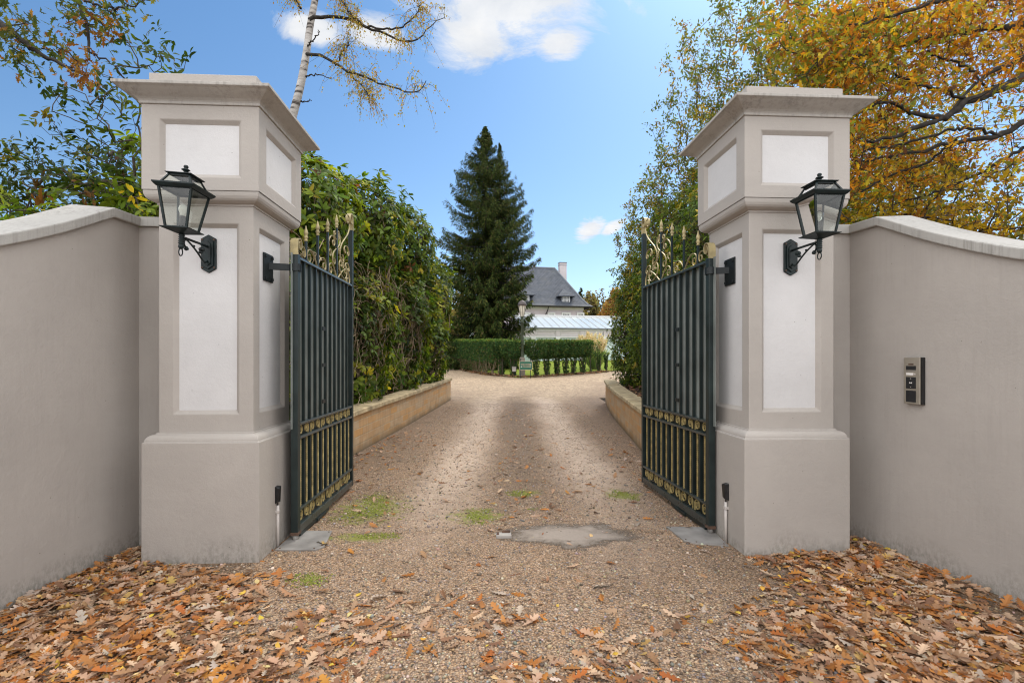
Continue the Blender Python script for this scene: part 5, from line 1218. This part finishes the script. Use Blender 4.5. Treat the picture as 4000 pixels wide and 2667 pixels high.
# clipped hedge round the lawn
YEW = [(.040, .082, .026, 4), (.060, .105, .028, 3), (.025, .055, .020, 3), (.10, .125, .03, 1.0), (.09, .07, .03, .4)]
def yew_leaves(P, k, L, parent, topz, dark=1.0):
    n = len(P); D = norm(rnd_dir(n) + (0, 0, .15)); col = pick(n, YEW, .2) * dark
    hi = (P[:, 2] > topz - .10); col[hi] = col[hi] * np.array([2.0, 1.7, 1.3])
    leaves('foliage', P, D, norm(rnd_dir(n) + (0, 0, .5)), L * R.uniform(.6, 1.2, n), col, T_diamond(.28), M['leaf_needle'], parent)
d_ = np.r_[0, np.cumsum(np.linalg.norm(np.diff(HEDGE, axis=0), axis=1))]
sS = d_[7]                               # arc length at the sign
hd = thing('clipped_hedge', 'dense clipped yew hedge with flat top curving away left of the sign', 'hedge')
n = 42000; s2 = R.uniform(0, sS - 1.55, n) ; s2 = np.where(R.rand(n) < .55, R.uniform(sS - 14, sS - 1.55, n), s2)
c2 = np.array([hedge_at(x) for x in s2]); T2 = np.array([hedge_at(x + .1) for x in s2]) - c2; T2 /= np.linalg.norm(T2, axis=1)[:, None]; N2 = np.stack([T2[:, 1], -T2[:, 0]], 1)
w = R.uniform(-1, 1, n); hgt = R.uniform(0, 1, n) ** .8; sel = R.rand(n)
w = np.where(sel < .6, np.sign(w) * R.uniform(.82, 1.02, n), w); hgt = np.where(sel > .82, R.uniform(.97, 1.02, n), hgt)
g = terr(c2[:, 1]); z = .15 + hgt * 1.80
nz = fbm(s2 * 1.4, z * 1.6); ww = .48 * (.82 + .36 * nz) * np.where(z < .8, .62 + .38 * z / .8, 1)
ok = ~((z < .75) & (R.rand(n) < np.where(s2 < sS - 4.5, .12, .50) + .3 * (vnoise(s2 * 2.2, z) > .5)))
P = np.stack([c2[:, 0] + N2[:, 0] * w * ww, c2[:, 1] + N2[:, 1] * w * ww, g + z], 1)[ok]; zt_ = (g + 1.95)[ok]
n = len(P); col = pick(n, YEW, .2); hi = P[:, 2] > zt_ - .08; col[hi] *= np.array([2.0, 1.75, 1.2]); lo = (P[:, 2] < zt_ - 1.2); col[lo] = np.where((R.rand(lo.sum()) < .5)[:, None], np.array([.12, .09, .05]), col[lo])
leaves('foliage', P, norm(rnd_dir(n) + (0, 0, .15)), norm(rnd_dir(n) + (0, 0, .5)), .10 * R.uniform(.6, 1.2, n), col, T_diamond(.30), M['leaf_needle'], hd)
mb = MB()
for x in np.arange(sS - 16, sS - 1.6, .75):
    c = hedge_at(x); g = float(terr(c[1]))
    for k in range(4):
        e_ = np.array([c[0] + R.normal() * .25, c[1] + R.normal() * .2, g + 1.5]); b = np.array([c[0] + R.normal() * .06, c[1] + R.normal() * .06, g]); mb.tube([b, (b + e_) / 2 + R.normal(size=3) * .05, e_], [.035, .025, .012], 5, False)
mb.obj('stems', M['twig'], hd, True)
cols_full = [1960, 2003, 2093, 2137, 2176, 2210, 2240, 2276, 2310, 2339, 2367]
words = ['second to the left of the green sign', 'first to the left of the green sign', 'first to the right of the green sign', 'second to the right of the green sign', 'third to the right of the green sign', 'fourth to the right of the green sign', 'fifth to the right of the green sign', 'sixth to the right of the green sign', 'thin, seventh to the right of the green sign', 'young and short, eighth to the right of the sign', 'young, half hidden by the right shrubs']
ss = np.linspace(sS - 4, sS + 14, 400); pts = np.array([hedge_at(x) for x in ss]); pcol = 2000 + 1921 * pts[:, 0] / pts[:, 1]
for i, (pc, wd) in enumerate(zip(cols_full, words)):
    c = np.array([np.interp(pc, pcol, pts[:, 0]), np.interp(pc, pcol, pts[:, 1])]); g = float(terr(c[1]))
    y_ = thing('yew_shrub', 'clipped yew with bare lower stems, ' + wd, 'shrub', (0, 0, 0), 0, 'yews of the clipped hedge')
    small = i >= 8; top = [1.95] * 8 + [1.92, 1.25, 1.2]; top = top[i]; den = [3900] * 8 + [700, 700, 700]; n = den[i]
    z = np.where(R.rand(n) < .88, R.uniform(.98, top, n), R.uniform(.1, 1.05, n)) if not small or i == 8 else R.uniform(.15, top, n)
    rad = np.interp(z, [.1, .6, .98, 1.2, top], [.14, .15, .26, .54, .56]) * (.55 if i > 8 else 1)
    a = R.uniform(0, 2 * PI, n); r_ = np.sqrt(R.uniform(.15, 1.05, n)) * rad * (.8 + .4 * vnoise(a * 2, z * 4))
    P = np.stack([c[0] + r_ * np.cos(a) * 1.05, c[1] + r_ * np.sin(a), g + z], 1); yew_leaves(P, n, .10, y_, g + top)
    mb = MB()
    for k in range(7 if not small else 4):
        b = np.array([c[0] + R.normal() * .05, c[1] + R.normal() * .05, g]); e_ = np.array([c[0] + R.normal() * .2, c[1] + R.normal() * .15, g + top * .75]); mb.tube([b, b * .6 + e_ * .4 + R.normal(size=3) * .03, e_], [.03, .022, .01], 5, False)
    mb.obj('stems', M['twig_dark'], y_, True)
# pampas grass
pg = thing('pampas_grass', 'pampas grass with feathery cream plumes behind the thin end of the hedge', 'grass clump')
pgc = np.array([(2322 - 2000) / 1921 * 32.5, 32.5, float(terr(32.5))]); n = 700; az = R.uniform(0, 2 * PI, n); le = R.uniform(.0, .75, n)
D = np.stack([np.cos(az) * le, np.sin(az) * le, np.ones(n)], 1); P = pgc + np.stack([np.cos(az), np.sin(az), 0 * az], 1) * R.uniform(0, .25, (n, 1))
leaves('blades', P, D, norm(rnd_dir(n)), R.uniform(.9, 1.7, n), pick(n, [(.16, .24, .07, 3), (.24, .30, .12, 2), (.35, .33, .17, 1)], .2), T_strip(.018), M['grass_blade'], pg, ct=-.15)
mb = MB(); P = []; D = []; 
for k in range(80):
    a = R.uniform(0, 2 * PI); l_ = .55 * R.rand() ** .6; t_ = pgc + np.array([math.cos(a) * l_ * 1.8 - .15, math.sin(a) * l_ * 1.2, R.uniform(1.9, 2.5) - l_ * .8]); ax_ = norm(np.array([math.cos(a) * l_, math.sin(a) * l_, 1.])); mb.tube([pgc, t_ - ax_ * .3, t_], [.008, .006, .004], 4, False)
    m_ = 60; s2 = R.uniform(-.65, .12, m_); P.append(t_ + ax_ * s2[:, None] + R.normal(size=(m_, 3)) * .035); D.append(ax_ + rnd_dir(m_) * .45)
mb.obj('stalks', M['plume'], pg)
P = np.concatenate(P); n = len(P); leaves('plumes', P, np.concatenate(D), rnd_dir(n), .15 * R.uniform(.6, 1.3, n), pick(n, [(.60, .50, .37, 3), (.52, .42, .30, 2), (.66, .58, .46, 1)], .1), T_diamond(.16), M['grass_blade'], pg)

# distant trees beyond the house
def far_tree(label, px, py_top, py_bot, wpx, Y, pal, n=6500, name='woodland_tree', dens=1.):
    top = at(px, py_top, Y); bot = at(px, py_bot, Y); g = float(terr(Y)); root = thing(name, label, 'tree', (0, 0, 0), 0, 'trees beyond the house')
    H = top[2] - g; rz = H * .42; c = np.array([top[0], Y, top[2] - rz]); r_ = np.array([wpx / F * Y / 2, wpx / F * Y / 2, rz])
    P = []; 
    for k in range(9):
        cc = c + rnd_dir(1)[0] * r_ * .6; q, d = in_ell(n // 9, cc, r_ * R.uniform(.35, .55), .5); P.append(q)
    P = np.concatenate(P); col = pick(len(P), pal, .2); leaves('crown', P, rnd_dir(len(P)), norm(rnd_dir(len(P)) + (0, 0, .8)), .42 * R.uniform(.6, 1.3, len(P)), col, T_diamond(.38), M['leaf_autumn'], root)
    mb, _, _ = grow(P[::60], [np.array([c[0], Y, g]), np.array([c[0], Y, g + H * .35]), c], rb=.05, rmax=.5); mb.obj('trunk', M['bark'], root)
G1 = [(.19, .16, .06, 3), (.25, .19, .07, 2), (.13, .125, .05, 2)]; O1 = [(.33, .19, .06, 3), (.28, .16, .055, 2), (.20, .145, .05, 1)]
far_tree('olive brown rounded tree right of the house roof', 1356, 672, 770, 54, 88, G1)
far_tree('orange brown tree low beside the right hedge beyond the house', 1388, 698, 770, 44, 82, O1)
far_tree('tall grey brown tree with thin top behind the olive tree', 1374, 655, 770, 40, 100, [(.13, .105, .06, 3), (.19, .15, .09, 2)], 1500)
far_tree('orange tree rising above the right hedge in the distance', 1412, 660, 770, 40, 86, O1)
far_tree('pale bare willow with thin crown behind the house', 1346, 655, 770, 30, 110, [(.34, .33, .24, 2)], 420)
far_tree('bronze tree partly hidden behind the house corner', 1330, 700, 790, 44, 84, G1)
spruce('small dark conifer on the skyline beyond the house', (at(1334, 690, 120)[0], 120, 4.0), at(1334, 660, 120)[2] - 4.0, 2.6, 110, 70, 'conifer_tree', 1.0)
for i, (px, tp, w_, Y, pal, l) in enumerate([(1010, 690, 90, 95, G1, 'dull green distant tree seen left of the huge spruce'), (930, 680, 110, 90, O1, 'rusty distant tree behind the left rhododendrons'), (1480, 640, 120, 80, O1, 'rusty distant tree behind the right shrubs'), (1620, 620, 160, 75, G1, 'dull green distant tree behind the right pillar'), (1060, 660, 90, 80, G1, 'dull green distant tree behind the huge spruce trunk'), (1040, 705, 70, 62, G1, 'olive green tree low between the left rhododendrons and the huge spruce')]):
    far_tree(l, px, tp, 800, w_, Y, pal, 1600)

# ================================================================== LITTER, PEBBLES, MOSS
# density of fallen oak leaves on the forecourt
def dens(x, y):
    w = fbm(x * 2.1 + 40, y * 2.1 + 7) - .5
    lb = np.interp(y, [2.0, 2.28, 2.95, 3.3, 3.62, 4.0], [-1.02, -1.08, -1.30, -1.5, -1.95, -2.6]) ; rb_ = np.interp(y, [2.0, 2.28, 2.9, 3.4, 3.75, 4.2], [1.42, 1.42, 1.40, 1.55, 1.95, 2.7])
    l = np.clip((lb + .10 - x + w * .9) / .62, 0, 1) ** 1.3; r = np.clip((x - rb_ + .10 + w * .9) / .62, 0, 1) ** 1.3
    near = np.clip((3.15 - y) / .8, 0, 1) * np.clip((w + .17) * 3.2, 0, 1) ** 1.4 * .60
    bare = 1 - .85 * np.exp(-(((x + 2.1) / .5) ** 2 + ((y - 3.56) / .13) ** 2))
    bare2 = 1 - .8 * np.clip((x - 2.72 + (y - 3.0) * .2) / .1, 0, 1) * np.clip((3.5 - y) / .3, 0, 1)
    return np.maximum(np.maximum(l, r) * bare * bare2 * np.where(y > 4.3, 0, 1), near), np.maximum(l, r)
N0 = 50000; x = R.uniform(-3.6, 3.6, N0); y = R.uniform(1.9, 4.25, N0); dn, dr_ = dens(x, y); ok = R.rand(N0) < dn * .60
# keep leaves off the pillars and walls
ePL = lambda x, y, P: (np.abs((x - P[0]) * math.cos(TH) + (y - P[1]) * math.sin(TH)) < .44) & (np.abs(-(x - P[0]) * math.sin(TH) + (y - P[1]) * math.cos(TH)) < .44)
ok &= ~ePL(x, y, PL) & ~ePL(x, y, PR)
ok &= (x > -3.01 + .036 / 1.03 * (y - 3.97) + .03) & (x < 2.885 + .206 * (4.20 - y) - .03)
x, y, dr_ = x[ok], y[ok], dr_[ok]
# sparse singles over the drive and by the walls
ns = 330; xs2 = R.uniform(-1.9, 1.9, ns); ys2 = 2.0 + 6.5 * R.rand(ns) ** 1.8
nl = 190; ys3 = R.uniform(5.2, 9.5, nl); xs3 = np.interp(ys3, LW[:, 1], LW[:, 0]) + np.abs(R.normal(size=nl)) * .35 + .06
nr_ = 60; ys4 = R.uniform(5.6, 9.5, nr_); xs4 = np.interp(ys4, RW[:, 1], RW[:, 0]) - np.abs(R.normal(size=nr_)) * .2 - .06
nm_ = 260; ys5 = R.uniform(4.6, 13, nm_); xs5 = .12 + R.normal(size=nm_) * .30 + np.where(R.rand(nm_) < .3, np.where(R.rand(nm_) < .5, -1.6, 1.5), 0)
x = np.r_[x, xs2, xs3, xs4, xs5]; y = np.r_[y, ys2, ys3, ys4, ys5]; dr_ = np.r_[dr_, np.zeros(ns + nl + nr_ + nm_)]
n = len(x); z = terr(y) + .008 + dr_ * .036 * R.rand(n) * np.clip(fbm(x * 2, y * 2) * 1.6, .3, 1)
az = R.uniform(0, 2 * PI, n); D = np.stack([np.cos(az), np.sin(az), R.normal(size=n) * .12], 1); N = norm(np.stack([R.normal(size=n) * .22, R.normal(size=n) * .22, np.ones(n)], 1))
L = .084 * R.uniform(.4, 1.35, n); P = np.stack([x, y, z], 1); P -= norm(D) * L[:, None] * .45
TAN = (.40, .27, .17); DRY = [(.40, .255, .165, 4), (.47, .325, .215, 2.4), (.34, .19, .10, 3.4), (.36, .155, .05, 3.0), (.20, .105, .06, 2.4), (.46, .29, .10, .3), (.42, .34, .27, 1.0)]
kind = R.choice(3, n, p=[.84, .11, .05])      # oak, rusty oak, small yellow birch leaf
col = pick(n, DRY, .16, .02); col[kind == 1] = pick(int((kind == 1).sum()), [(.34, .12, .03, 1), (.42, .18, .04, 1)], .15); col[kind == 2] = pick(int((kind == 2).sum()), [(.55, .36, .06, 2), (.58, .42, .2, 1)], .12)
L[kind == 2] *= .55; zo = np.argsort(-z)
ct = R.normal(size=n) * .17; cx = R.normal(size=n) * .2
# the 300 that show largest: near, on top, inside the view
vis = (np.abs(x) < y * 1.02) & (y > 2.22); score = L / (y ** 1.5) * np.where(dr_ > .4, np.where(z - terr(y) > .035, 1, .0), 1.15) * vis
big = np.argsort(-score)[:300]; ms = np.ones(n, bool); ms[big] = False
st_oak = ms & (kind < 2); st_b = ms & (kind == 2)
lit = [leaves('x', P[k], D[k], N[k], L[k], col[k], tm, M['leaf_dry'], False, ct=ct[k], cx=cx[k]) for k, tm in ((st_oak, T_lobed(OAK)), (st_b, T_oval()))]
bm = bmesh.new()
for me in lit: bm.from_mesh(me)
me = bpy.data.meshes.new('leaf_litter'); bm.to_mesh(me); bm.free(); me.materials.append(M['leaf_dry'])
for q in lit: bpy.data.meshes.remove(q)
tag(link('leaf_litter', me), 'brown carpet of fallen oak leaves drifted against both walls and pillars', 'leaf litter', kind='stuff')
labs = {0: 'dry tan lobed oak leaf lying on the forecourt gravel', 1: 'rusty orange lobed oak leaf lying on the forecourt gravel', 2: 'small yellow oval leaf lying on the forecourt gravel'}
for i in big:
    o_ = np.array([x[i], y[i], z[i]])
    me = leaves('fallen_leaf', (P[i] - o_)[None], D[i][None], N[i][None], L[i:i + 1], col[i:i + 1], T_oval() if kind[i] == 2 else T_lobed(OAK), M['leaf_dry'], False, ct=ct[i:i + 1], cx=cx[i:i + 1])
    q = link('fallen_leaf', me); q.location = o_; tag(q, labs[int(kind[i])], 'leaf', ['dry tan oak leaves on the gravel', 'rusty oak leaves on the gravel', 'small yellow leaves on the gravel'][int(kind[i])])
# hedge-foot litter
n = 2600; s2 = R.uniform(sS - 12, sS + 8, n); c2 = np.array([hedge_at(q) for q in s2]); off = R.normal(size=(n, 2)) * np.array([.22, .22]) + np.array([0, -.12])
P = np.stack([c2[:, 0] + off[:, 0], c2[:, 1] + off[:, 1], terr(c2[:, 1]) + .045 + R.rand(n) * .05], 1); az = R.uniform(0, 2 * PI, n)
leaves('leaf_litter', P, np.stack([np.cos(az), np.sin(az), R.normal(size=n) * .4], 1), norm(np.stack([R.normal(size=n) * .5, R.normal(size=n) * .5, np.ones(n)], 1)), .11 * R.uniform(.6, 1.2, n), pick(n, [(.22, .11, .06, 3), (.30, .15, .07, 2), (.10, .065, .045, 3), (.4, .27, .17, 1)], .2), T_diamond(.35), M['leaf_dry'])
tag(bpy.data.objects['leaf_litter.001'], 'strip of brown dead leaves at the foot of the clipped hedge', 'leaf litter', kind='stuff')
# litter and soil crumbs in the beds
n = 2600; y = R.uniform(5, 15, n); sg_ = R.rand(n) < .6; x = np.where(sg_, np.interp(y, LW[:, 1], LW[:, 0]) - .2 - R.rand(n) * 1.6, np.interp(y, RW[:, 1], RW[:, 0]) + .2 + R.rand(n) * 1.2); az = R.uniform(0, 2 * PI, n)
leaves('leaf_litter', np.stack([x, y, terr(y) + .63 + R.rand(n) * .05], 1), np.stack([np.cos(az), np.sin(az), R.normal(size=n) * .4], 1), norm(np.stack([R.normal(size=n) * .5, R.normal(size=n) * .5, np.ones(n)], 1)), .10 * R.uniform(.6, 1.2, n), pick(n, [(.16, .085, .05, 3), (.24, .13, .07, 2), (.08, .05, .035, 3)], .2), T_diamond(.3), M['leaf_dry'])
tag(bpy.data.objects['leaf_litter.002'], 'dark dead leaves on the soil of the raised beds', 'leaf litter', kind='stuff')

# loose pebbles
ico = bmesh.new(); bmesh.ops.create_icosphere(ico, subdivisions=1, radius=1); iv = np.array([v_.co for v_ in ico.verts]); if_ = np.array([[v_.index for v_ in f_.verts] for f_ in ico.faces]); ico.free()
n = 22000; y = 2.1 + 12 * R.rand(n) ** 2.3; x = R.uniform(-1, 1, n) * np.minimum(y * 1.05, np.where(y > 4.3, 1.85, 3.4)); ok = ~ePL(x, y, PL) & ~ePL(x, y, PR) & (np.where(y > 4.3, np.abs(x) < 1.8, True)); x, y = x[ok], y[ok]; n = len(x)
keepc = (((x - cx0) / .55) ** 2 + ((y - cy0) / .32) ** 2 > 1) | (R.rand(n) < .22); x, y = x[keepc], y[keepc]; n = len(x)
sz = R.uniform(.0045, .0085, n)[:, None] * np.where(R.rand(n) < .06, 1.7, 1)[:, None] * R.uniform(.75, 1.3, (n, 3)); sz[:, 2] *= .7; az = R.uniform(0, 2 * PI, n)
V = iv[None] * sz[:, None] * (1 + .12 * R.normal(size=(n, len(iv), 1))); V = np.stack([V[..., 0] * np.cos(az)[:, None] - V[..., 1] * np.sin(az)[:, None], V[..., 0] * np.sin(az)[:, None] + V[..., 1] * np.cos(az)[:, None], V[..., 2]], -1) + np.stack([x, y, terr(y) + sz[:, 2] * .5], 1)[:, None]
pc = pick(n, [(.30, .20, .125, 3), (.40, .29, .19, 3), (.20, .17, .15, 2), (.12, .085, .06, 2), (.54, .46, .36, 1), (.30, .28, .27, 1)], .15); pc = np.clip(pc, .02, .8)
me = raw('pebbles', V.reshape(-1, 3), [(np.arange(n)[:, None, None] * len(iv) + if_[None]).reshape(-1, 3)], M['pebble'], True, None, np.repeat(pc[:, None], len(iv), 1).reshape(-1, 3))
tag(link('pebbles', me), 'loose rounded pebbles lying over the gravel forecourt', 'pebbles', kind='stuff')
# moss patches
MP = [(-1.42, 4.95, .36, .5, 'large bright green moss patch on the gravel beside the left gate'), (-1.28, 4.16, .30, .12, 'thin strip of moss in front of the left gate leaf'), (-.34, 4.72, .28, .24, 'bright moss patch in the middle of the drive'), (.14, 5.5, .18, .14, 'small broken moss patch further up the drive'), (1.22, 5.43, .20, .2, 'bright moss patch beside the right gate leaf'), (-1.37, 3.36, .14, .12, 'faint moss in the gravel near the left leaf drift'), (.25, 4.95, .09, .05, 'tiny moss tuft above the concrete pad')]
MV, MC = [], []
for cx_, cy_, rx2, ry2, l in MP:
    n = int(5200 * rx2 * ry2 / .18) + 60; a = R.uniform(0, 2 * PI, n); r_ = np.sqrt(R.rand(n)); px, py = cx_ + 1.25 * rx2 * r_ * np.cos(a), cy_ + 1.25 * ry2 * r_ * np.sin(a)
    ok = R.rand(n) < np.clip((fbm(px * 6 + 3, py * 5 + 1) - .30 - .30 * r_ ** 2) * 5, 0.02, 1); px, py = px[ok], py[ok]; n = len(px)
    s3 = R.uniform(.002, .0055, (n, 1)) * np.array([1, 1, .6]); V = iv[None] * s3[:, None] * (1 + .25 * R.normal(size=(n, len(iv), 1))) + np.stack([px, py, terr(py) + .004 + 0 * px], 1)[:, None]
    pc = pick(n, [(.21, .25, .02, 3), (.29, .32, .028, 2), (.13, .15, .018, 2)], .2)
    MV.append(V.reshape(-1, 3)); MC.append(np.repeat(np.clip(pc, 0, 1)[:, None], len(iv), 1).reshape(-1, 3))
MV = np.concatenate(MV); nn = len(MV) // len(iv)
tag(link('moss', raw('moss', MV, [(np.arange(nn)[:, None, None] * len(iv) + if_[None]).reshape(-1, 3)], M['pebble'], True, None, np.concatenate(MC))), 'bright green moss growing in patches on the gravel drive', 'moss', kind='stuff')
# twigs
TW = [(735, 1250, .16, 'short dark twig lying by the moss in front of the left cover plate'), (1815 * .375 + 705, 1117 + 620 * .375, .12, 'thin twig right of centre on the forecourt'), (820, 1052, .22, 'grey stick lying at the near end of the left stone wall'), (600, 1400, .14, 'twig at the edge of the left leaf drift')]
for px, py, ln, l in TW:
    Yg = F * CAMH / (py - 826); p_ = np.array([(px - 1176) / F * Yg, Yg, float(terr(Yg)) + .012]); a = R.uniform(0, PI); q = p_ + np.array([math.cos(a), math.sin(a), 0]) * np.linspace(-.5, .5, 6)[:, None] * ln + R.normal(size=(6, 3)) * .006
    q[:, 2] = np.maximum(q[:, 2], terr(Yg) + .006); tag(MB().tube(q - p_, np.linspace(.006, .003, 6), 6).obj('twig', M['twig_dark'], None, True), l, 'twig', 'twigs on the ground').location = p_

# ================================================================== LIGHT, SKY, CAMERA
SUN_EL, SUN_AZ = 48., 28.         # azimuth measured clockwise from +Y (the view direction)
w = bpy.data.worlds.new('World'); bpy.context.scene.world = w; w.use_nodes = True; nt = w.node_tree; nt.nodes.clear()
class WT(NT):
    def __init__(s, tree): s.t = tree; s.out = s.n('ShaderNodeOutputWorld')
t = WT(nt)
sky = t.n('ShaderNodeTexSky', sky_type='NISHITA', sun_disc=False, sun_elevation=math.radians(SUN_EL), sun_rotation=math.radians(SUN_AZ), air_density=1.0, dust_density=.6, ozone_density=1.6).outputs[0]
dirv = t.n('ShaderNodeTexCoord').outputs['Generated']
sx = t.n('ShaderNodeSeparateXYZ', {'Vector': dirv}); dz = t.math('MAXIMUM', sx.outputs[2], .02)
# clouds live on a flat layer overhead: coordinates x/z, y/z
u = t.math('DIVIDE', sx.outputs[0], dz); vv = t.math('DIVIDE', sx.outputs[1], dz)
uvw = t.n('ShaderNodeCombineXYZ', {0: u, 1: vv, 2: 0.}).outputs[0]
ns1 = t.noise(uvw, 2.4, 11, .68, .5).outputs[0]; ns2 = t.noise(uvw, .55, 5, .6).outputs[0]
def cloud_uv(px, py):
    d = at(px, py, 1.0) - np.array([0, 0, CAMH]); return d[0] / d[2], d[1] / d[2]
mask = None
def blob(c, r):
    du = t.math('DIVIDE', t.math('SUBTRACT', u, c[0]), r[0]); dv = t.math('DIVIDE', t.math('SUBTRACT', vv, c[1]), r[1])
    q = t.math('SQRT', t.math('ADD', t.math('MULTIPLY', du, du), t.math('MULTIPLY', dv, dv)))
    return t.math('SUBTRACT', 1.0, q)
BL = [((.02, 1.28), (.36, .36)), ((-.12, 1.50), (.17, .22)), ((-.60, 1.50), (.10, .10)), ((-.42, 1.50), (.12, .10)), ((.16, 1.55), (.11, .12)), ((.60, 3.80), (.12, .5)), ((.76, 3.75), (.08, .3)), ((.10, .95), (.6, .35))]
for c, r in BL:
    b_ = blob(c, r); mask = b_ if mask is None else t.math('MAXIMUM', mask, b_)
over = t.math('MULTIPLY', t.math('SUBTRACT', .75, vv), 1.2)        # unseen cloud deck, added overhead and behind the viewer for soft white light
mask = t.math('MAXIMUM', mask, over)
mask = t.math('MAXIMUM', t.math('MINIMUM', mask, 1.0), -1.2)
dns = t.math('ADD', mask, t.math('MULTIPLY', t.math('SUBTRACT', ns1, .52), 2.6))
cl = t.ramp(dns, [(.0, 0.), (.2, .35), (.5, .93), (1., 1.)])
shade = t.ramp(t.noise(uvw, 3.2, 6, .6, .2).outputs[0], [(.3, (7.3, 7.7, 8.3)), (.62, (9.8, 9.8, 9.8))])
boost = t.ramp(vv, [(.0, 2.6), (.45, 2.2), (.85, 1.0)])  # out-of-view cloud made brighter to lift the front faces
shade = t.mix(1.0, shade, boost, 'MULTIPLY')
hz = t.ramp(sx.outputs[2], [(.0, 1.), (.28, .45), (.6, 0.)])
skyc = t.mix(1.0, sky, t.mix(hz, (.98, 1.40, 1.64), (1.30, 1.38, 1.46)), 'MULTIPLY')
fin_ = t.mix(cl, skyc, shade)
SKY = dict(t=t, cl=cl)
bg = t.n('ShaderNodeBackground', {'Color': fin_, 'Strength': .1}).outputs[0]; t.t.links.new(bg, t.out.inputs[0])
sd = bpy.data.lights.new('Sun', 'SUN'); sd.energy = 1.7; sd.angle = math.radians(14); sd.color = (1, .93, .82)
so = bpy.data.objects.new('Sun', sd); C.objects.link(so)
el, az = math.radians(SUN_EL), math.radians(SUN_AZ)
to_sun = Vector((math.sin(az) * math.cos(el), math.cos(az) * math.cos(el), math.sin(el))); so.rotation_euler = (-to_sun).to_track_quat('-Z', 'Y').to_euler()
so.location = to_sun * 60

cam = bpy.data.cameras.new('Camera'); co_ = bpy.data.objects.new('Camera', cam); C.objects.link(co_)
co_.location = (0, 0, CAMH); co_.rotation_euler = (PI / 2, 0, 0)
cam.sensor_width = 36; cam.lens = 36 * 1921 / 4000; cam.shift_y = (1405 - 1333.5) / 4000; cam.clip_start = .05; cam.clip_end = 5000
sc = bpy.context.scene; sc.camera = co_
sc.view_settings.view_transform = 'Standard'; sc.view_settings.look = 'None'; sc.view_settings.exposure = 0; sc.view_settings.gamma = 1
sc.render.engine = 'CYCLES'; sc.cycles.max_bounces = 5; sc.cycles.diffuse_bounces = 3; sc.cycles.transparent_max_bounces = 12; sc.cycles.use_denoising = True; sc.cycles.filter_width = 1.1
